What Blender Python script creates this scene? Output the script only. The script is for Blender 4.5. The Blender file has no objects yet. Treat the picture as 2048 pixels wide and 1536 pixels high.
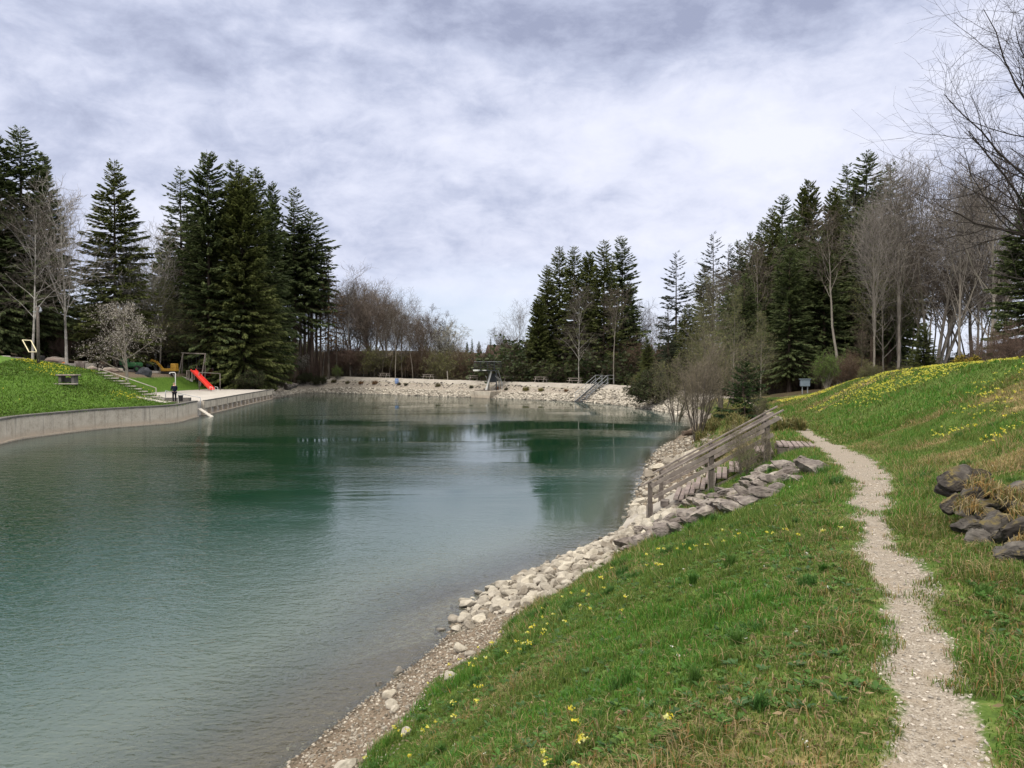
import bpy, bmesh, math, random
import numpy as np
from mathutils import Vector, Matrix
from mathutils.bvhtree import BVHTree
from mathutils.geometry import delaunay_2d_cdt

scene = bpy.context.scene
col = scene.collection
PI = math.pi

# ------------------------------------------------------------------ camera
EYE, F_PX, HORIZON = 4.6, 1518.0, 735.0          # eye height over the water, focal length in photo pixels, horizon row
PITCH = math.atan((768.0 - HORIZON) / F_PX)
cam_d = bpy.data.cameras.new('camera'); cam = bpy.data.objects.new('camera', cam_d); col.objects.link(cam)
cam_d.sensor_width = 36.0; cam_d.lens = 36.0 * F_PX / 2048.0
cam_d.clip_start = 0.1; cam_d.clip_end = 6000.0
cam.location = (0, 0, EYE); cam.rotation_euler = (PI / 2 - PITCH, 0, 0)
scene.camera = cam
scene.render.resolution_x, scene.render.resolution_y = 1024, 768

# ------------------------------------------------------------------ exposure, sky and sun
scene.view_settings.view_transform = 'Standard'; scene.view_settings.look = 'None'
scene.view_settings.exposure = 0.7; scene.view_settings.gamma = 1.0
SUN_EL, SUN_AZ = math.radians(52), math.radians(215)   # azimuth clockwise from +Y: behind the camera, to its left
world = bpy.data.worlds.new('World'); scene.world = world; world.use_nodes = True

class NT:
    """tiny node-tree helper"""
    def __init__(s, tree): s.t = tree; s.n = tree.nodes; s.l = tree.links
    def add(s, typ, ins=None, **kw):
        n = s.n.new(typ)
        for k, v in kw.items(): setattr(n, k, v)
        for k, v in (ins or {}).items(): s.put(n.inputs[k], v)
        return n
    def put(s, sock, v):
        if isinstance(v, bpy.types.NodeSocket): s.l.new(v, sock)
        elif hasattr(v, 'outputs'): s.l.new(v.outputs[0], sock)
        else: sock.default_value = v
    def math(s, op, a, b=0.0, c=None, clamp=False):
        n = s.n.new('ShaderNodeMath'); n.operation = op; n.use_clamp = clamp
        s.put(n.inputs[0], a); s.put(n.inputs[1], b)
        if c is not None: s.put(n.inputs[2], c)
        return n.outputs[0]
    def mix(s, f, a, b, typ='MIX'):
        n = s.n.new('ShaderNodeMix'); n.data_type = 'RGBA'; n.blend_type = typ
        s.put(n.inputs[0], f); s.put(n.inputs[6], a); s.put(n.inputs[7], b)
        return n.outputs[2]
    def ramp(s, f, stops, interp='LINEAR'):
        n = s.n.new('ShaderNodeValToRGB'); r = n.color_ramp; r.interpolation = interp
        while len(r.elements) < len(stops): r.elements.new(0.5)
        for e, (p, c) in zip(r.elements, stops):
            e.position = p; e.color = c if len(c) == 4 else (*c, 1)
        s.put(n.inputs[0], f); return n.outputs[0]
    def noise(s, vec, scale, detail=4, rough=0.55, dist=0.0, dim='3D'):
        n = s.n.new('ShaderNodeTexNoise'); n.noise_dimensions = dim
        if vec is not None: s.put(n.inputs['Vector'], vec)
        n.inputs['Scale'].default_value = scale; n.inputs['Detail'].default_value = detail
        n.inputs['Roughness'].default_value = rough; n.inputs['Distortion'].default_value = dist
        return n.outputs[0]
    def mapr(s, v, a, b, c=0.0, d=1.0):
        n = s.n.new('ShaderNodeMapRange'); s.put(n.inputs[0], v)
        for i, x in enumerate((a, b, c, d)): n.inputs[i + 1].default_value = x
        return n.outputs[0]

def build_sky():
    w = NT(world.node_tree)
    w.n.clear()
    out = w.add('ShaderNodeOutputWorld'); bg = w.add('ShaderNodeBackground')
    bg.inputs[1].default_value = 0.1
    sky = w.add('ShaderNodeTexSky'); sky.sky_type = 'NISHITA'; sky.sun_disc = False
    sky.sun_elevation = SUN_EL; sky.sun_rotation = SUN_AZ
    sky.air_density = 1.0; sky.dust_density = 1.5; sky.ozone_density = 1.5
    tc = w.add('ShaderNodeTexCoord')
    sep = w.add('ShaderNodeSeparateXYZ', {0: tc.outputs['Generated']})
    x, y, z = sep.outputs
    zz = w.math('ADD', w.math('MAXIMUM', z, 0.0), 0.28)
    u = w.math('DIVIDE', x, zz); v = w.math('DIVIDE', y, zz)
    pos = w.add('ShaderNodeCombineXYZ', {0: u, 1: v, 2: 0.0}).outputs[0]
    mp = w.add('ShaderNodeMapping', {0: pos}); mp.inputs['Location'].default_value = SKY_OFF; mp.inputs['Scale'].default_value = (0.85, 1.0, 1)
    mp = mp.outputs[0]
    big = w.noise(mp, 1.0, 3, 0.5, 0.5)
    rnd = w.add('ShaderNodeMapping', {0: tc.outputs['Generated']}); rnd.inputs['Scale'].default_value = (1.0, 1.0, 1.9); rnd.inputs['Location'].default_value = (2.3, 0.4, 0.9)
    med = w.noise(rnd.outputs[0], 4.6, 9, 0.60, 0.35)
    fine = w.noise(rnd.outputs[0], 15.0, 8, 0.62, 0.3)
    d = w.math('ADD', w.math('MULTIPLY', big, 0.40), w.math('ADD', w.math('MULTIPLY', med, 0.37), w.math('MULTIPLY', fine, 0.23)))
    # higher cloud is seen from underneath and is a little thicker
    d = w.math('SUBTRACT', d, w.mapr(z, 0.26, 0.44, 0.0, 0.085)); d = w.math('ADD', w.math('ADD', d, 0.010), w.mapr(z, 0.32, 0.05, 0.0, 0.045))
    cl = w.ramp(d, [(0.34, (2.3, 2.55, 3.55)), (0.42, (3.45, 3.75, 4.85)), (0.475, (4.4, 4.65, 5.7)), (0.525, (5.05, 5.25, 6.2)), (0.60, (5.6, 5.75, 6.5))])
    # an overcast sky is brightest overhead (above the picture)
    cl = w.mix(w.mapr(z, 0.46, 0.80, 0.0, ZENITH), cl, (14.0, 13.4, 12.0, 1))
    # thin places where blue shows, mostly in a band low over the horizon
    gap = w.math('MULTIPLY', w.mapr(w.noise(mp, 0.5, 5, 0.55), 0.46, 0.60), w.mapr(z, 0.16, 0.03, 0.0, 0.75))
    blue = w.mix(0.45, sky.outputs[0], (3.0, 4.1, 6.0, 1))
    c = w.mix(gap, cl, blue)
    c = w.mix(w.mapr(z, 0.11, -0.01, 0.0, 0.55), c, (4.9, 5.4, 6.3, 1))
    w.l.new(c, bg.inputs[0]); w.l.new(bg.outputs[0], out.inputs[0])
SKY_OFF = (3.1, 1.7, 0.0); ZENITH = 1.0
build_sky()
sun_d = bpy.data.lights.new('sun', 'SUN'); sun_d.energy = 1.5; sun_d.angle = math.radians(14); sun_d.color = (1.0, 0.92, 0.80)
sun = bpy.data.objects.new('sun', sun_d); col.objects.link(sun)
sun_dir = Vector((math.sin(SUN_AZ) * math.cos(SUN_EL), math.cos(SUN_AZ) * math.cos(SUN_EL), math.sin(SUN_EL)))
sun.rotation_euler = sun_dir.to_track_quat('Z', 'Y').to_euler()
sun.location = (0, -20, 60)

# ------------------------------------------------------------------ helpers
def at(px, py, Y):
    """world point seen at photo pixel (px, py), at distance Y along the view"""
    x = (px - 1024) / F_PX; yd = (py - 768) / F_PX
    c, s = math.cos(PITCH), math.sin(PITCH)
    dy, dz = c - yd * s, -s - yd * c
    k = Y / dy
    return Vector((x * k, Y, EYE + dz * k))

def tag(o, label=None, cat=None, group=None, kind=None):
    if label: o['label'] = label
    if cat: o['category'] = cat
    if group: o['group'] = group
    if kind or label: o['kind'] = kind or 'thing'
    return o

def empty(name, loc, rz=0.0, scale=1.0):
    o = bpy.data.objects.new(name, None); col.objects.link(o)
    o.location = loc; o.rotation_euler = (0, 0, rz)
    o.scale = (scale,) * 3 if isinstance(scale, (int, float)) else scale
    o.empty_display_size = 0.2
    return o

def mesh(name, V, F, mats=None, tint=None, smooth=False, mi=None):
    """V (n,3); F an (m,k) array or a list of such arrays"""
    me = bpy.data.meshes.new(name)
    V = np.asarray(V, np.float32).reshape(-1, 3)
    Fs = [np.asarray(f, np.int32) for f in (F if isinstance(F, list) else [F]) if len(f)]
    me.vertices.add(len(V)); me.vertices.foreach_set('co', V.ravel())
    loops = np.concatenate([f.ravel() for f in Fs]); tot = np.concatenate([np.full(len(f), f.shape[1], np.int32) for f in Fs])
    me.loops.add(len(loops)); me.loops.foreach_set('vertex_index', loops)
    me.polygons.add(len(tot)); st = np.concatenate([[0], np.cumsum(tot)[:-1]]).astype(np.int32)
    me.polygons.foreach_set('loop_start', st)
    me.polygons.foreach_set('use_smooth', np.full(len(tot), smooth, bool))
    if mi is not None: me.polygons.foreach_set('material_index', np.asarray(mi, np.int32))
    for m in (mats if isinstance(mats, (list, tuple)) else [mats]):
        if m: me.materials.append(m)
    if tint is not None:
        for nm, arr in (tint.items() if isinstance(tint, dict) else [('tint', tint)]):
            a = me.attributes.new(nm, 'FLOAT_COLOR', 'POINT')
            arr = np.asarray(arr, np.float32)
            if arr.shape[1] == 3: arr = np.hstack([arr, np.ones((len(arr), 1), np.float32)])
            a.data.foreach_set('color', arr.ravel())
    me.update(calc_edges=True); me.validate()
    return me

def put(name, me, parent=None, loc=None, rz=None):
    o = bpy.data.objects.new(name, me); col.objects.link(o)
    if parent: o.parent = parent
    if loc is not None: o.location = loc
    if rz is not None: o.rotation_euler = (0, 0, rz)
    return o

class MB:
    """collects boxes, bars, tubes, prisms and links them as one mesh object"""
    def __init__(s): s.V = []; s.F = []; s.n = 0
    def add(s, V, F):
        V = np.asarray(V, float).reshape(-1, 3)
        s.V.append(V); s.F += [[i + s.n for i in f] for f in F]; s.n += len(V); return s
    def box(s, c, d, rz=0.0, bev=0.0, M=None):
        bm = bmesh.new(); bmesh.ops.create_cube(bm, size=1.0)
        bmesh.ops.scale(bm, vec=d, verts=bm.verts)
        if bev: bmesh.ops.bevel(bm, geom=bm.edges[:], offset=bev, segments=1, affect='EDGES')
        m = Matrix.Translation(Vector(c)) @ (M.to_4x4() if M else Matrix.Rotation(rz, 4, 'Z'))
        bm.transform(m); bm.verts.index_update()
        s.add([v.co[:] for v in bm.verts], [[v.index for v in f.verts] for f in bm.faces]); bm.free(); return s
    def bar(s, a, b, w, h, up=(0, 0, 1), bev=0.0):
        """rectangular bar from a to b, w across, h along up"""
        a = Vector(a); b = Vector(b); t = (b - a).normalized(); upv = Vector(up)
        sd = t.cross(upv)
        if sd.length < 1e-4: sd = t.cross(Vector((1, 0, 0)))
        sd.normalize(); u2 = sd.cross(t).normalized()
        M = Matrix((t, sd, u2)).transposed()
        return s.box((a + b) / 2, ((b - a).length, w, h), bev=bev, M=M)
    def tube(s, pts, r, n=8, caps=True):
        pts = [Vector(p) for p in pts]; rs = r if isinstance(r, (list, tuple)) else [r] * len(pts)
        V = []; F = []
        for i, p in enumerate(pts):
            t = (pts[min(i + 1, len(pts) - 1)] - pts[max(i - 1, 0)]).normalized()
            a = t.cross(Vector((0, 0, 1)) if abs(t.z) < 0.95 else Vector((1, 0, 0))).normalized(); b = t.cross(a)
            for k in range(n):
                q = 2 * PI * k / n; V.append((p + (a * math.cos(q) + b * math.sin(q)) * rs[i])[:])
        for i in range(len(pts) - 1):
            for k in range(n):
                F.append([i * n + k, i * n + (k + 1) % n, (i + 1) * n + (k + 1) % n, (i + 1) * n + k])
        if caps: F.append(list(range(n))[::-1]); F.append([(len(pts) - 1) * n + k for k in range(n)])
        return s.add(V, F)
    def prism(s, poly, z0, z1):
        n = len(poly); V = [(x, y, z0) for x, y in poly] + [(x, y, z1) for x, y in poly]
        return s.add(V, [list(range(n))[::-1], list(range(n, 2 * n))] + [[i, (i + 1) % n, n + (i + 1) % n, n + i] for i in range(n)])
    def build(s, name, m, parent=None, loc=None, rz=None, smooth=False):
        me = bpy.data.meshes.new(name); me.from_pydata(np.vstack(s.V).tolist(), [], s.F)
        if m: me.materials.append(m)
        bm = bmesh.new(); bm.from_mesh(me); bmesh.ops.recalc_face_normals(bm, faces=bm.faces); bm.to_mesh(me); bm.free()
        if smooth:
            me.polygons.foreach_set('use_smooth', np.ones(len(me.polygons), bool))
        return put(name, me, parent, loc, rz)

# value noise
def _h(ix, iy, seed):
    n = (ix.astype(np.int64) * 374761393 + iy.astype(np.int64) * 668265263 + seed * 1442695041) & 0xffffffff
    n = ((n ^ (n >> 13)) * 1274126177) & 0xffffffff
    return ((n ^ (n >> 16)) & 0xffffff) / float(0xffffff)
def vnoise(x, y, seed=0):
    x = np.asarray(x, float); y = np.asarray(y, float)
    ix = np.floor(x).astype(np.int64); iy = np.floor(y).astype(np.int64); fx = x - ix; fy = y - iy
    fx = fx * fx * (3 - 2 * fx); fy = fy * fy * (3 - 2 * fy)
    a = _h(ix, iy, seed); b = _h(ix + 1, iy, seed); c = _h(ix, iy + 1, seed); d = _h(ix + 1, iy + 1, seed)
    return (a * (1 - fx) + b * fx) * (1 - fy) + (c * (1 - fx) + d * fx) * fy
def fbm(x, y, seed=0, oct=4):
    t = 0; a = 0.5; s = 0
    for o in range(oct): t = t + a * vnoise(np.asarray(x) * 2 ** o, np.asarray(y) * 2 ** o, seed + o * 17); s += a; a *= 0.5
    return t / s
def smooth01(x, a, b):
    t = np.clip((np.asarray(x) - a) / (b - a), 0, 1); return t * t * (3 - 2 * t)

def pchip(xk, yk, x):
    """monotone cubic; xk (n,), yk (n,...) -> values at x"""
    xk = np.asarray(xk, float); yk = np.asarray(yk, float); x = np.asarray(x, float)
    h = np.diff(xk); hh = h.reshape((-1,) + (1,) * (yk.ndim - 1)); dl = np.diff(yk, axis=0) / hh
    m = np.zeros_like(yk); m[0] = dl[0]; m[-1] = dl[-1]
    w1 = 2 * hh[1:] + hh[:-1]; w2 = hh[1:] + 2 * hh[:-1]
    with np.errstate(divide='ignore', invalid='ignore'):
        mm = (w1 + w2) / (w1 / dl[:-1] + w2 / dl[1:])
    m[1:-1] = np.where(dl[:-1] * dl[1:] > 0, mm, 0)
    i = np.clip(np.searchsorted(xk, x) - 1, 0, len(h) - 1)
    t = (x - xk[i]) / h[i]; sh = (-1,) + (1,) * (yk.ndim - 1)
    t = t.reshape(sh); H = h[i].reshape(sh)
    return ((1 + 2 * t) * (1 - t) ** 2 * yk[i] + t * (1 - t) ** 2 * H * m[i] + t * t * (3 - 2 * t) * yk[i + 1] + t * t * (t - 1) * H * m[i + 1])
# ------------------------------------------------------------------ materials
def new_mat(name):
    m = bpy.data.materials.new(name); m.use_nodes = True
    t = NT(m.node_tree); t.n.clear()
    out = t.add('ShaderNodeOutputMaterial')
    return m, t, out
def principled(t, out, color, rough=0.8, bump=None, spec=0.3, **kw):
    b = t.add('ShaderNodeBsdfPrincipled')
    t.put(b.inputs['Base Color'], color); t.put(b.inputs['Roughness'], rough); b.inputs['Specular IOR Level'].default_value = spec
    for k, v in kw.items(): t.put(b.inputs[k.replace('_', ' ')], v)
    if bump is not None: t.l.new(bump, b.inputs['Normal'])
    t.l.new(b.outputs[0], out.inputs[0]); return b
def bumpn(t, h, strength, dist):
    n = t.add('ShaderNodeBump', {'Strength': strength, 'Distance': dist, 'Height': h}); return n.outputs[0]

def simple_mat(name, c0, c1, scale=4.0, rough=0.8, bump=0.3, bdist=0.01, spec=0.3, c2=None, stretch=(1, 1, 1), metallic=0.0):
    """two or three tones broken up by noise, in the object's own coordinates"""
    m, t, out = new_mat(name)
    co = t.add('ShaderNodeTexCoord').outputs['Object']
    if stretch != (1, 1, 1):
        mp = t.add('ShaderNodeMapping', {0: co}); mp.inputs['Scale'].default_value = stretch; co = mp.outputs[0]
    a = t.noise(co, scale, 6, 0.65); b = t.noise(co, scale * 0.21, 3, 0.5)
    c = t.mix(t.mapr(a, 0.36, 0.64), (*c0, 1), (*c1, 1))
    if c2: c = t.mix(t.mapr(b, 0.48, 0.66, 0, 0.8), c, (*c2, 1))
    else: c = t.mix(t.mapr(b, 0.4, 0.7, 0, 0.35), c, (*[x * 0.7 for x in c0], 1))
    principled(t, out, c, rough, bumpn(t, a, bump, bdist) if bump else None, spec, Metallic=metallic)
    return m

def leaf_mat(name, transl=0.35, rough=0.6, spec=0.25):
    m, t, out = new_mat(name)
    at_ = t.add('ShaderNodeAttribute', attribute_name='tint')
    d = t.add('ShaderNodeBsdfPrincipled', {'Base Color': at_.outputs['Color'], 'Roughness': rough})
    d.inputs['Specular IOR Level'].default_value = spec
    tr = t.add('ShaderNodeBsdfTranslucent', {0: at_.outputs['Color']})
    mx = t.add('ShaderNodeMixShader', {0: transl}); t.l.new(d.outputs[0], mx.inputs[1]); t.l.new(tr.outputs[0], mx.inputs[2])
    t.l.new(mx.outputs[0], out.inputs[0]); return m

M = {}
M['leaf'] = leaf_mat('foliage'); M['needle'] = leaf_mat('needles', 0.38, 0.7, 0.2); M['twig'] = leaf_mat('twigs', 0.0, 0.9, 0.1)
M['flower'] = leaf_mat('petals', 0.4, 0.6, 0.2)
M['bark_spruce'] = simple_mat('spruce_bark', (.075, .055, .042), (.13, .10, .08), 3, .95, .6, .03, .1, None, (1, 1, .25))
M['bark_pale'] = simple_mat('pale_bark', (.17, .15, .13), (.30, .27, .23), 3, .9, .5, .02, .1, (.12, .12, .08), (1, 1, .3))
M['bark_grey'] = simple_mat('grey_bark', (.085, .072, .06), (.16, .14, .12), 3, .95, .6, .02, .1, (.09, .09, .05), (1, 1, .3))
M['bark_dark'] = simple_mat('dark_bark', (.028, .023, .021), (.06, .05, .045), 3, .95, .6, .02, .1, None, (1, 1, .3))
M['bark_birch'] = simple_mat('birch_bark', (.30, .29, .26), (.46, .44, .40), 2.5, .8, .3, .01, .2, (.10, .09, .08), (1, 1, 1.6))
M['wood'] = simple_mat('weathered_wood', (.13, .11, .10), (.27, .235, .21), 5, .85, .5, .006, .2, (.19, .16, .145), (1, 1, 1))
M['wood_dark'] = simple_mat('dark_weathered_wood', (.085, .07, .062), (.17, .145, .13), 6, .85, .5, .006, .2, (.11, .10, .085))
M['tread'] = simple_mat('tread_wood', (.17, .13, .125), (.30, .25, .235), 6, .85, .5, .006, .2, (.20, .17, .15))
M['concrete'] = simple_mat('concrete', (.33, .30, .265), (.43, .40, .355), 1.3, .9, .25, .02, .2, (.25, .225, .20))
M['concrete_dark'] = simple_mat('dark_concrete', (.09, .085, .08), (.17, .16, .15), 2, .9, .3, .02, .2)
M['steel'] = simple_mat('galvanised_steel', (.30, .32, .34), (.42, .43, .45), 6, .45, .1, .003, .5, None, (1, 1, 1), 0.6)
M['dark_steel'] = simple_mat('dark_steel', (.03, .035, .045), (.06, .065, .075), 6, .5, .1, .003, .4)
M['white_paint'] = simple_mat('white_paint', (.62, .62, .60), (.74, .74, .72), 4, .5, .1, .003, .4)
M['red'] = simple_mat('red_plastic', (.62, .035, .03), (.72, .06, .045), 3, .35, .05, .003, .5)
M['dark_red'] = simple_mat('dark_red_mesh', (.16, .02, .03), (.22, .03, .04), 5, .7, .1, .003, .3)
M['yellow'] = simple_mat('yellow_machine_paint', (.36, .19, .025), (.44, .25, .03), 3, .5, .1, .003, .4)
M['orange'] = simple_mat('orange_sheet', (.55, .15, .035), (.62, .22, .05), 4, .5, .3, .02, .3)
M['cream'] = simple_mat('cream_paint', (.66, .60, .38), (.74, .68, .46), 4, .5, .1, .003, .3)
M['blue'] = simple_mat('blue_plastic', (.18, .27, .50), (.24, .34, .58), 4, .5, .1, .003, .3)
M['black'] = simple_mat('black_rubber', (.012, .012, .013), (.025, .025, .026), 5, .6, .1, .003, .3)
M['tarp'] = simple_mat('dark_tarpaulin', (.035, .04, .05), (.08, .085, .10), 4, .55, .6, .05, .3)
M['green_paint'] = simple_mat('green_paint', (.03, .12, .045), (.05, .17, .06), 4, .5, .2, .01, .3)
M['rubble'] = simple_mat('rubble', (.25, .21, .18), (.50, .45, .40), 2.2, .95, .8, .06, .1, (.16, .11, .09))
M['box_grey'] = simple_mat('grey_blue_box_paint', (.15, .19, .24), (.19, .23, .28), 4, .5, .1, .003, .3)
M['roof'] = simple_mat('tile_roof', (.075, .05, .04), (.105, .07, .052), 3, .85, .3, .03, .2)
M['plaster'] = simple_mat('plaster', (.55, .50, .44), (.62, .58, .52), 2, .9, .1, .01, .2)
M['glass'] = simple_mat('window_glass', (.03, .035, .04), (.05, .055, .06), 2, .08, 0, .01, .6)
M['navy'] = simple_mat('navy_jacket', (.012, .018, .035), (.022, .03, .055), 20, .9, .3, .01, .1)
M['trouser'] = simple_mat('dark_trousers', (.010, .011, .014), (.018, .02, .026), 20, .9, .3, .01, .1)
M['skin'] = simple_mat('skin', (.48, .28, .20), (.55, .33, .25), 15, .5, .1, .003, .3)
M['hair'] = simple_mat('grey_hair', (.16, .14, .12), (.28, .26, .24), 40, .7, .5, .005, .3)

def rock_mat(name, cols, scale=3.0, moss=None, wet=False):
    m, t, out = new_mat(name)
    geo = t.add('ShaderNodeNewGeometry'); co = geo.outputs['Position']
    oi = t.add('ShaderNodeObjectInfo')
    a = t.noise(co, scale, 8, 0.65, 0.3); b = t.noise(co, scale * 5, 5, 0.6)
    c = t.ramp(a, [(0.34, cols[0]), (0.5, cols[1]), (0.66, cols[2])])
    c = t.mix(t.mapr(b, 0.55, 0.75, 0, 0.5), c, (*[x * 0.55 for x in cols[0]], 1))
    c = t.mix(1.0, c, t.ramp(oi.outputs['Random'], [(0, (.58, .55, .52)), (0.5, (.92, .91, .89)), (1, (1.16, 1.14, 1.08))]), 'MULTIPLY')
    if moss:
        n = t.add('ShaderNodeSeparateXYZ', {0: geo.outputs['Normal']}).outputs[2]
        f = t.math('MULTIPLY', t.mapr(n, 0.35, 0.8), t.mapr(t.noise(co, scale * 1.3, 5), 0.47, 0.56))
        c = t.mix(f, c, (*moss, 1))
    z = t.add('ShaderNodeSeparateXYZ', {0: co}).outputs[2]
    w = t.mapr(t.math('ADD', z, t.math('MULTIPLY', t.noise(co, 6, 3), 0.08)), 0.06, 0.11, 0.35, 1.0)
    cc = t.add('ShaderNodeCombineColor', {0: w, 1: w, 2: w}).outputs[0]
    c = t.mix(1.0, c, cc, 'MULTIPLY')                        # wet at the waterline
    principled(t, out, c, t.mapr(w, 0.35, 1, 0.35, 0.9), bumpn(t, t.math('ADD', a, t.math('MULTIPLY', b, 0.5)), 0.5, 0.03), 0.3)
    return m
M['limestone'] = rock_mat('pale_limestone', [(.26, .235, .20), (.36, .33, .285), (.48, .445, .39)], 5)
M['outcrop'] = rock_mat('weathered_grey_stone', [(.10, .085, .08), (.20, .175, .165), (.34, .31, .28)], 4)
M['darkrock'] = rock_mat('dark_grey_stone', [(.040, .036, .034), (.085, .077, .072), (.155, .142, .130)], 3.5, (.14, .11, .04))
M['pebble'] = leaf_mat('pebbles', 0.0, 0.9, 0.2)

def ground_mat():
    m, t, out = new_mat('ground')
    geo = t.add('ShaderNodeNewGeometry'); co = geo.outputs['Position']
    A = t.add('ShaderNodeAttribute', attribute_name='m1'); B = t.add('ShaderNodeAttribute', attribute_name='m2')
    sa = t.add('ShaderNodeSeparateColor', {0: A.outputs['Color']}).outputs; sb = t.add('ShaderNodeSeparateColor', {0: B.outputs['Color']}).outputs
    path, gravel, forest = sa; conc, smooth, lush = sb; dry = A.outputs['Alpha']; dirt = B.outputs['Alpha']
    n1 = t.noise(co, 0.7, 6, 0.6); n2 = t.noise(co, 5.0, 6, 0.65); n3 = t.noise(co, 28, 4, 0.65); n4 = t.noise(co, 90, 3, 0.6)
    gm = t.math('ADD', t.math('MULTIPLY', n2, 0.6), t.math('MULTIPLY', n3, 0.4))
    grass = t.ramp(gm, [(0.36, (.036, .056, .014)), (0.47, (.065, .110, .020)), (0.56, (.095, .150, .028)), (0.66, (.14, .17, .045))])
    lushc = t.ramp(gm, [(0.36, (.042, .085, .012)), (0.47, (.070, .140, .018)), (0.57, (.10, .18, .026)), (0.68, (.13, .20, .035))])
    c = t.mix(lush, grass, lushc)
    straw = t.ramp(t.math('ADD', t.math('MULTIPLY', n3, 0.6), t.math('MULTIPLY', n2, 0.4)), [(0.36, (.10, .075, .03)), (0.5, (.22, .165, .07)), (0.64, (.34, .27, .14))])
    fd = t.mapr(t.math('ADD', dry, t.math('MULTIPLY', t.math('SUBTRACT', n2, 0.5), 1.2)), 0.35, 0.75)
    c = t.mix(fd, c, straw)
    flo = t.ramp(t.math('ADD', t.math('MULTIPLY', n2, 0.5), t.math('MULTIPLY', n3, 0.5)), [(0.36, (.022, .016, .010)), (0.5, (.055, .038, .022)), (0.66, (.10, .068, .038))])
    flo = t.mix(t.mapr(n1, 0.5, 0.62, 0, .6), flo, (.045, .055, .018, 1))
    c = t.mix(t.mapr(t.math('ADD', forest, t.math('MULTIPLY', t.math('SUBTRACT', n2, 0.5), 0.9)), 0.35, 0.65), c, flo)
    soil = t.ramp(t.math('ADD', t.math('MULTIPLY', n3, 0.6), t.math('MULTIPLY', n2, 0.4)), [(0.36, (.085, .065, .045)), (0.5, (.17, .13, .095)), (0.66, (.27, .22, .17))])
    c = t.mix(t.mapr(t.math('ADD', dirt, t.math('MULTIPLY', t.math('SUBTRACT', n2, 0.5), 0.9)), 0.35, 0.65), c, soil)
    # gravel and rubble
    vo = t.add('ShaderNodeTexVoronoi', {'Vector': co, 'Scale': 16.0}); vo2 = t.add('ShaderNodeTexVoronoi', {'Vector': co, 'Scale': 4.5})
    sr = t.add('ShaderNodeSeparateColor', {0: vo.outputs['Color']}).outputs[0]
    gc = t.ramp(sr, [(0, (.19, .165, .14)), (0.4, (.30, .27, .235)), (0.8, (.40, .37, .33)), (1, (.52, .49, .44))])
    gc = t.mix(t.mapr(n2, 0.42, 0.62, 0.0, 0.75), gc, soil)
    fg = t.mapr(t.math('ADD', gravel, t.math('MULTIPLY', t.math('SUBTRACT', n2, 0.5), 1.0)), 0.4, 0.6)
    c = t.mix(fg, c, gc)
    smc = t.ramp(t.math('ADD', t.math('MULTIPLY', n2, 0.5), t.math('MULTIPLY', n1, 0.5)), [(0.38, (.25, .225, .20)), (0.52, (.34, .31, .275)), (0.64, (.42, .39, .345))])
    c = t.mix(t.mapr(t.math('ADD', smooth, t.math('MULTIPLY', t.math('SUBTRACT', n2, 0.5), 0.7)), 0.4, 0.6), c, smc)
    # the trodden path: fine limestone grit
    pc = t.ramp(t.math('ADD', t.math('MULTIPLY', n4, 0.6), t.math('MULTIPLY', n3, 0.4)), [(0.36, (.13, .105, .08)), (0.48, (.25, .215, .175)), (0.58, (.34, .30, .255)), (0.70, (.47, .43, .375))])
    pc = t.mix(t.mapr(n2, 0.50, 0.68, 0, 0.55), pc, (.26, .205, .145, 1))
    fp = t.mapr(t.math('ADD', path, t.math('MULTIPLY', t.math('SUBTRACT', t.math('ADD', t.math('MULTIPLY', n2, 0.55), t.math('MULTIPLY', n3, 0.45)), 0.5), 1.5)), 0.38, 0.62)
    c = t.mix(fp, c, pc)
    cc = t.ramp(t.math('ADD', t.math('MULTIPLY', n2, 0.4), t.math('MULTIPLY', n1, 0.6)), [(0.36, (.32, .295, .27)), (0.5, (.42, .39, .36)), (0.64, (.50, .47, .44))])
    c = t.mix(t.mapr(conc, 0.45, 0.55), c, cc)
    z = t.add('ShaderNodeSeparateXYZ', {0: co}).outputs[2]
    w = t.math('MAXIMUM', t.mapr(t.math('ADD', z, t.math('MULTIPLY', n2, 0.10)), 0.06, 0.14, 0.45, 1.0), t.mapr(z, -0.02, -0.12, 0.4, 0.9))
    c = t.mix(1.0, c, t.add('ShaderNodeCombineColor', {0: w, 1: w, 2: w}).outputs[0], 'MULTIPLY')
    hgt = t.math('ADD', t.math('MULTIPLY', n2, 0.35), t.math('ADD', t.math('MULTIPLY', n3, 0.3), t.math('MULTIPLY', t.math('MULTIPLY', vo.outputs['Distance'], fg), -0.6)))
    principled(t, out, c, 0.92, bumpn(t, hgt, 0.7, 0.06), 0.15)
    return m
M['ground'] = ground_mat()

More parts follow.
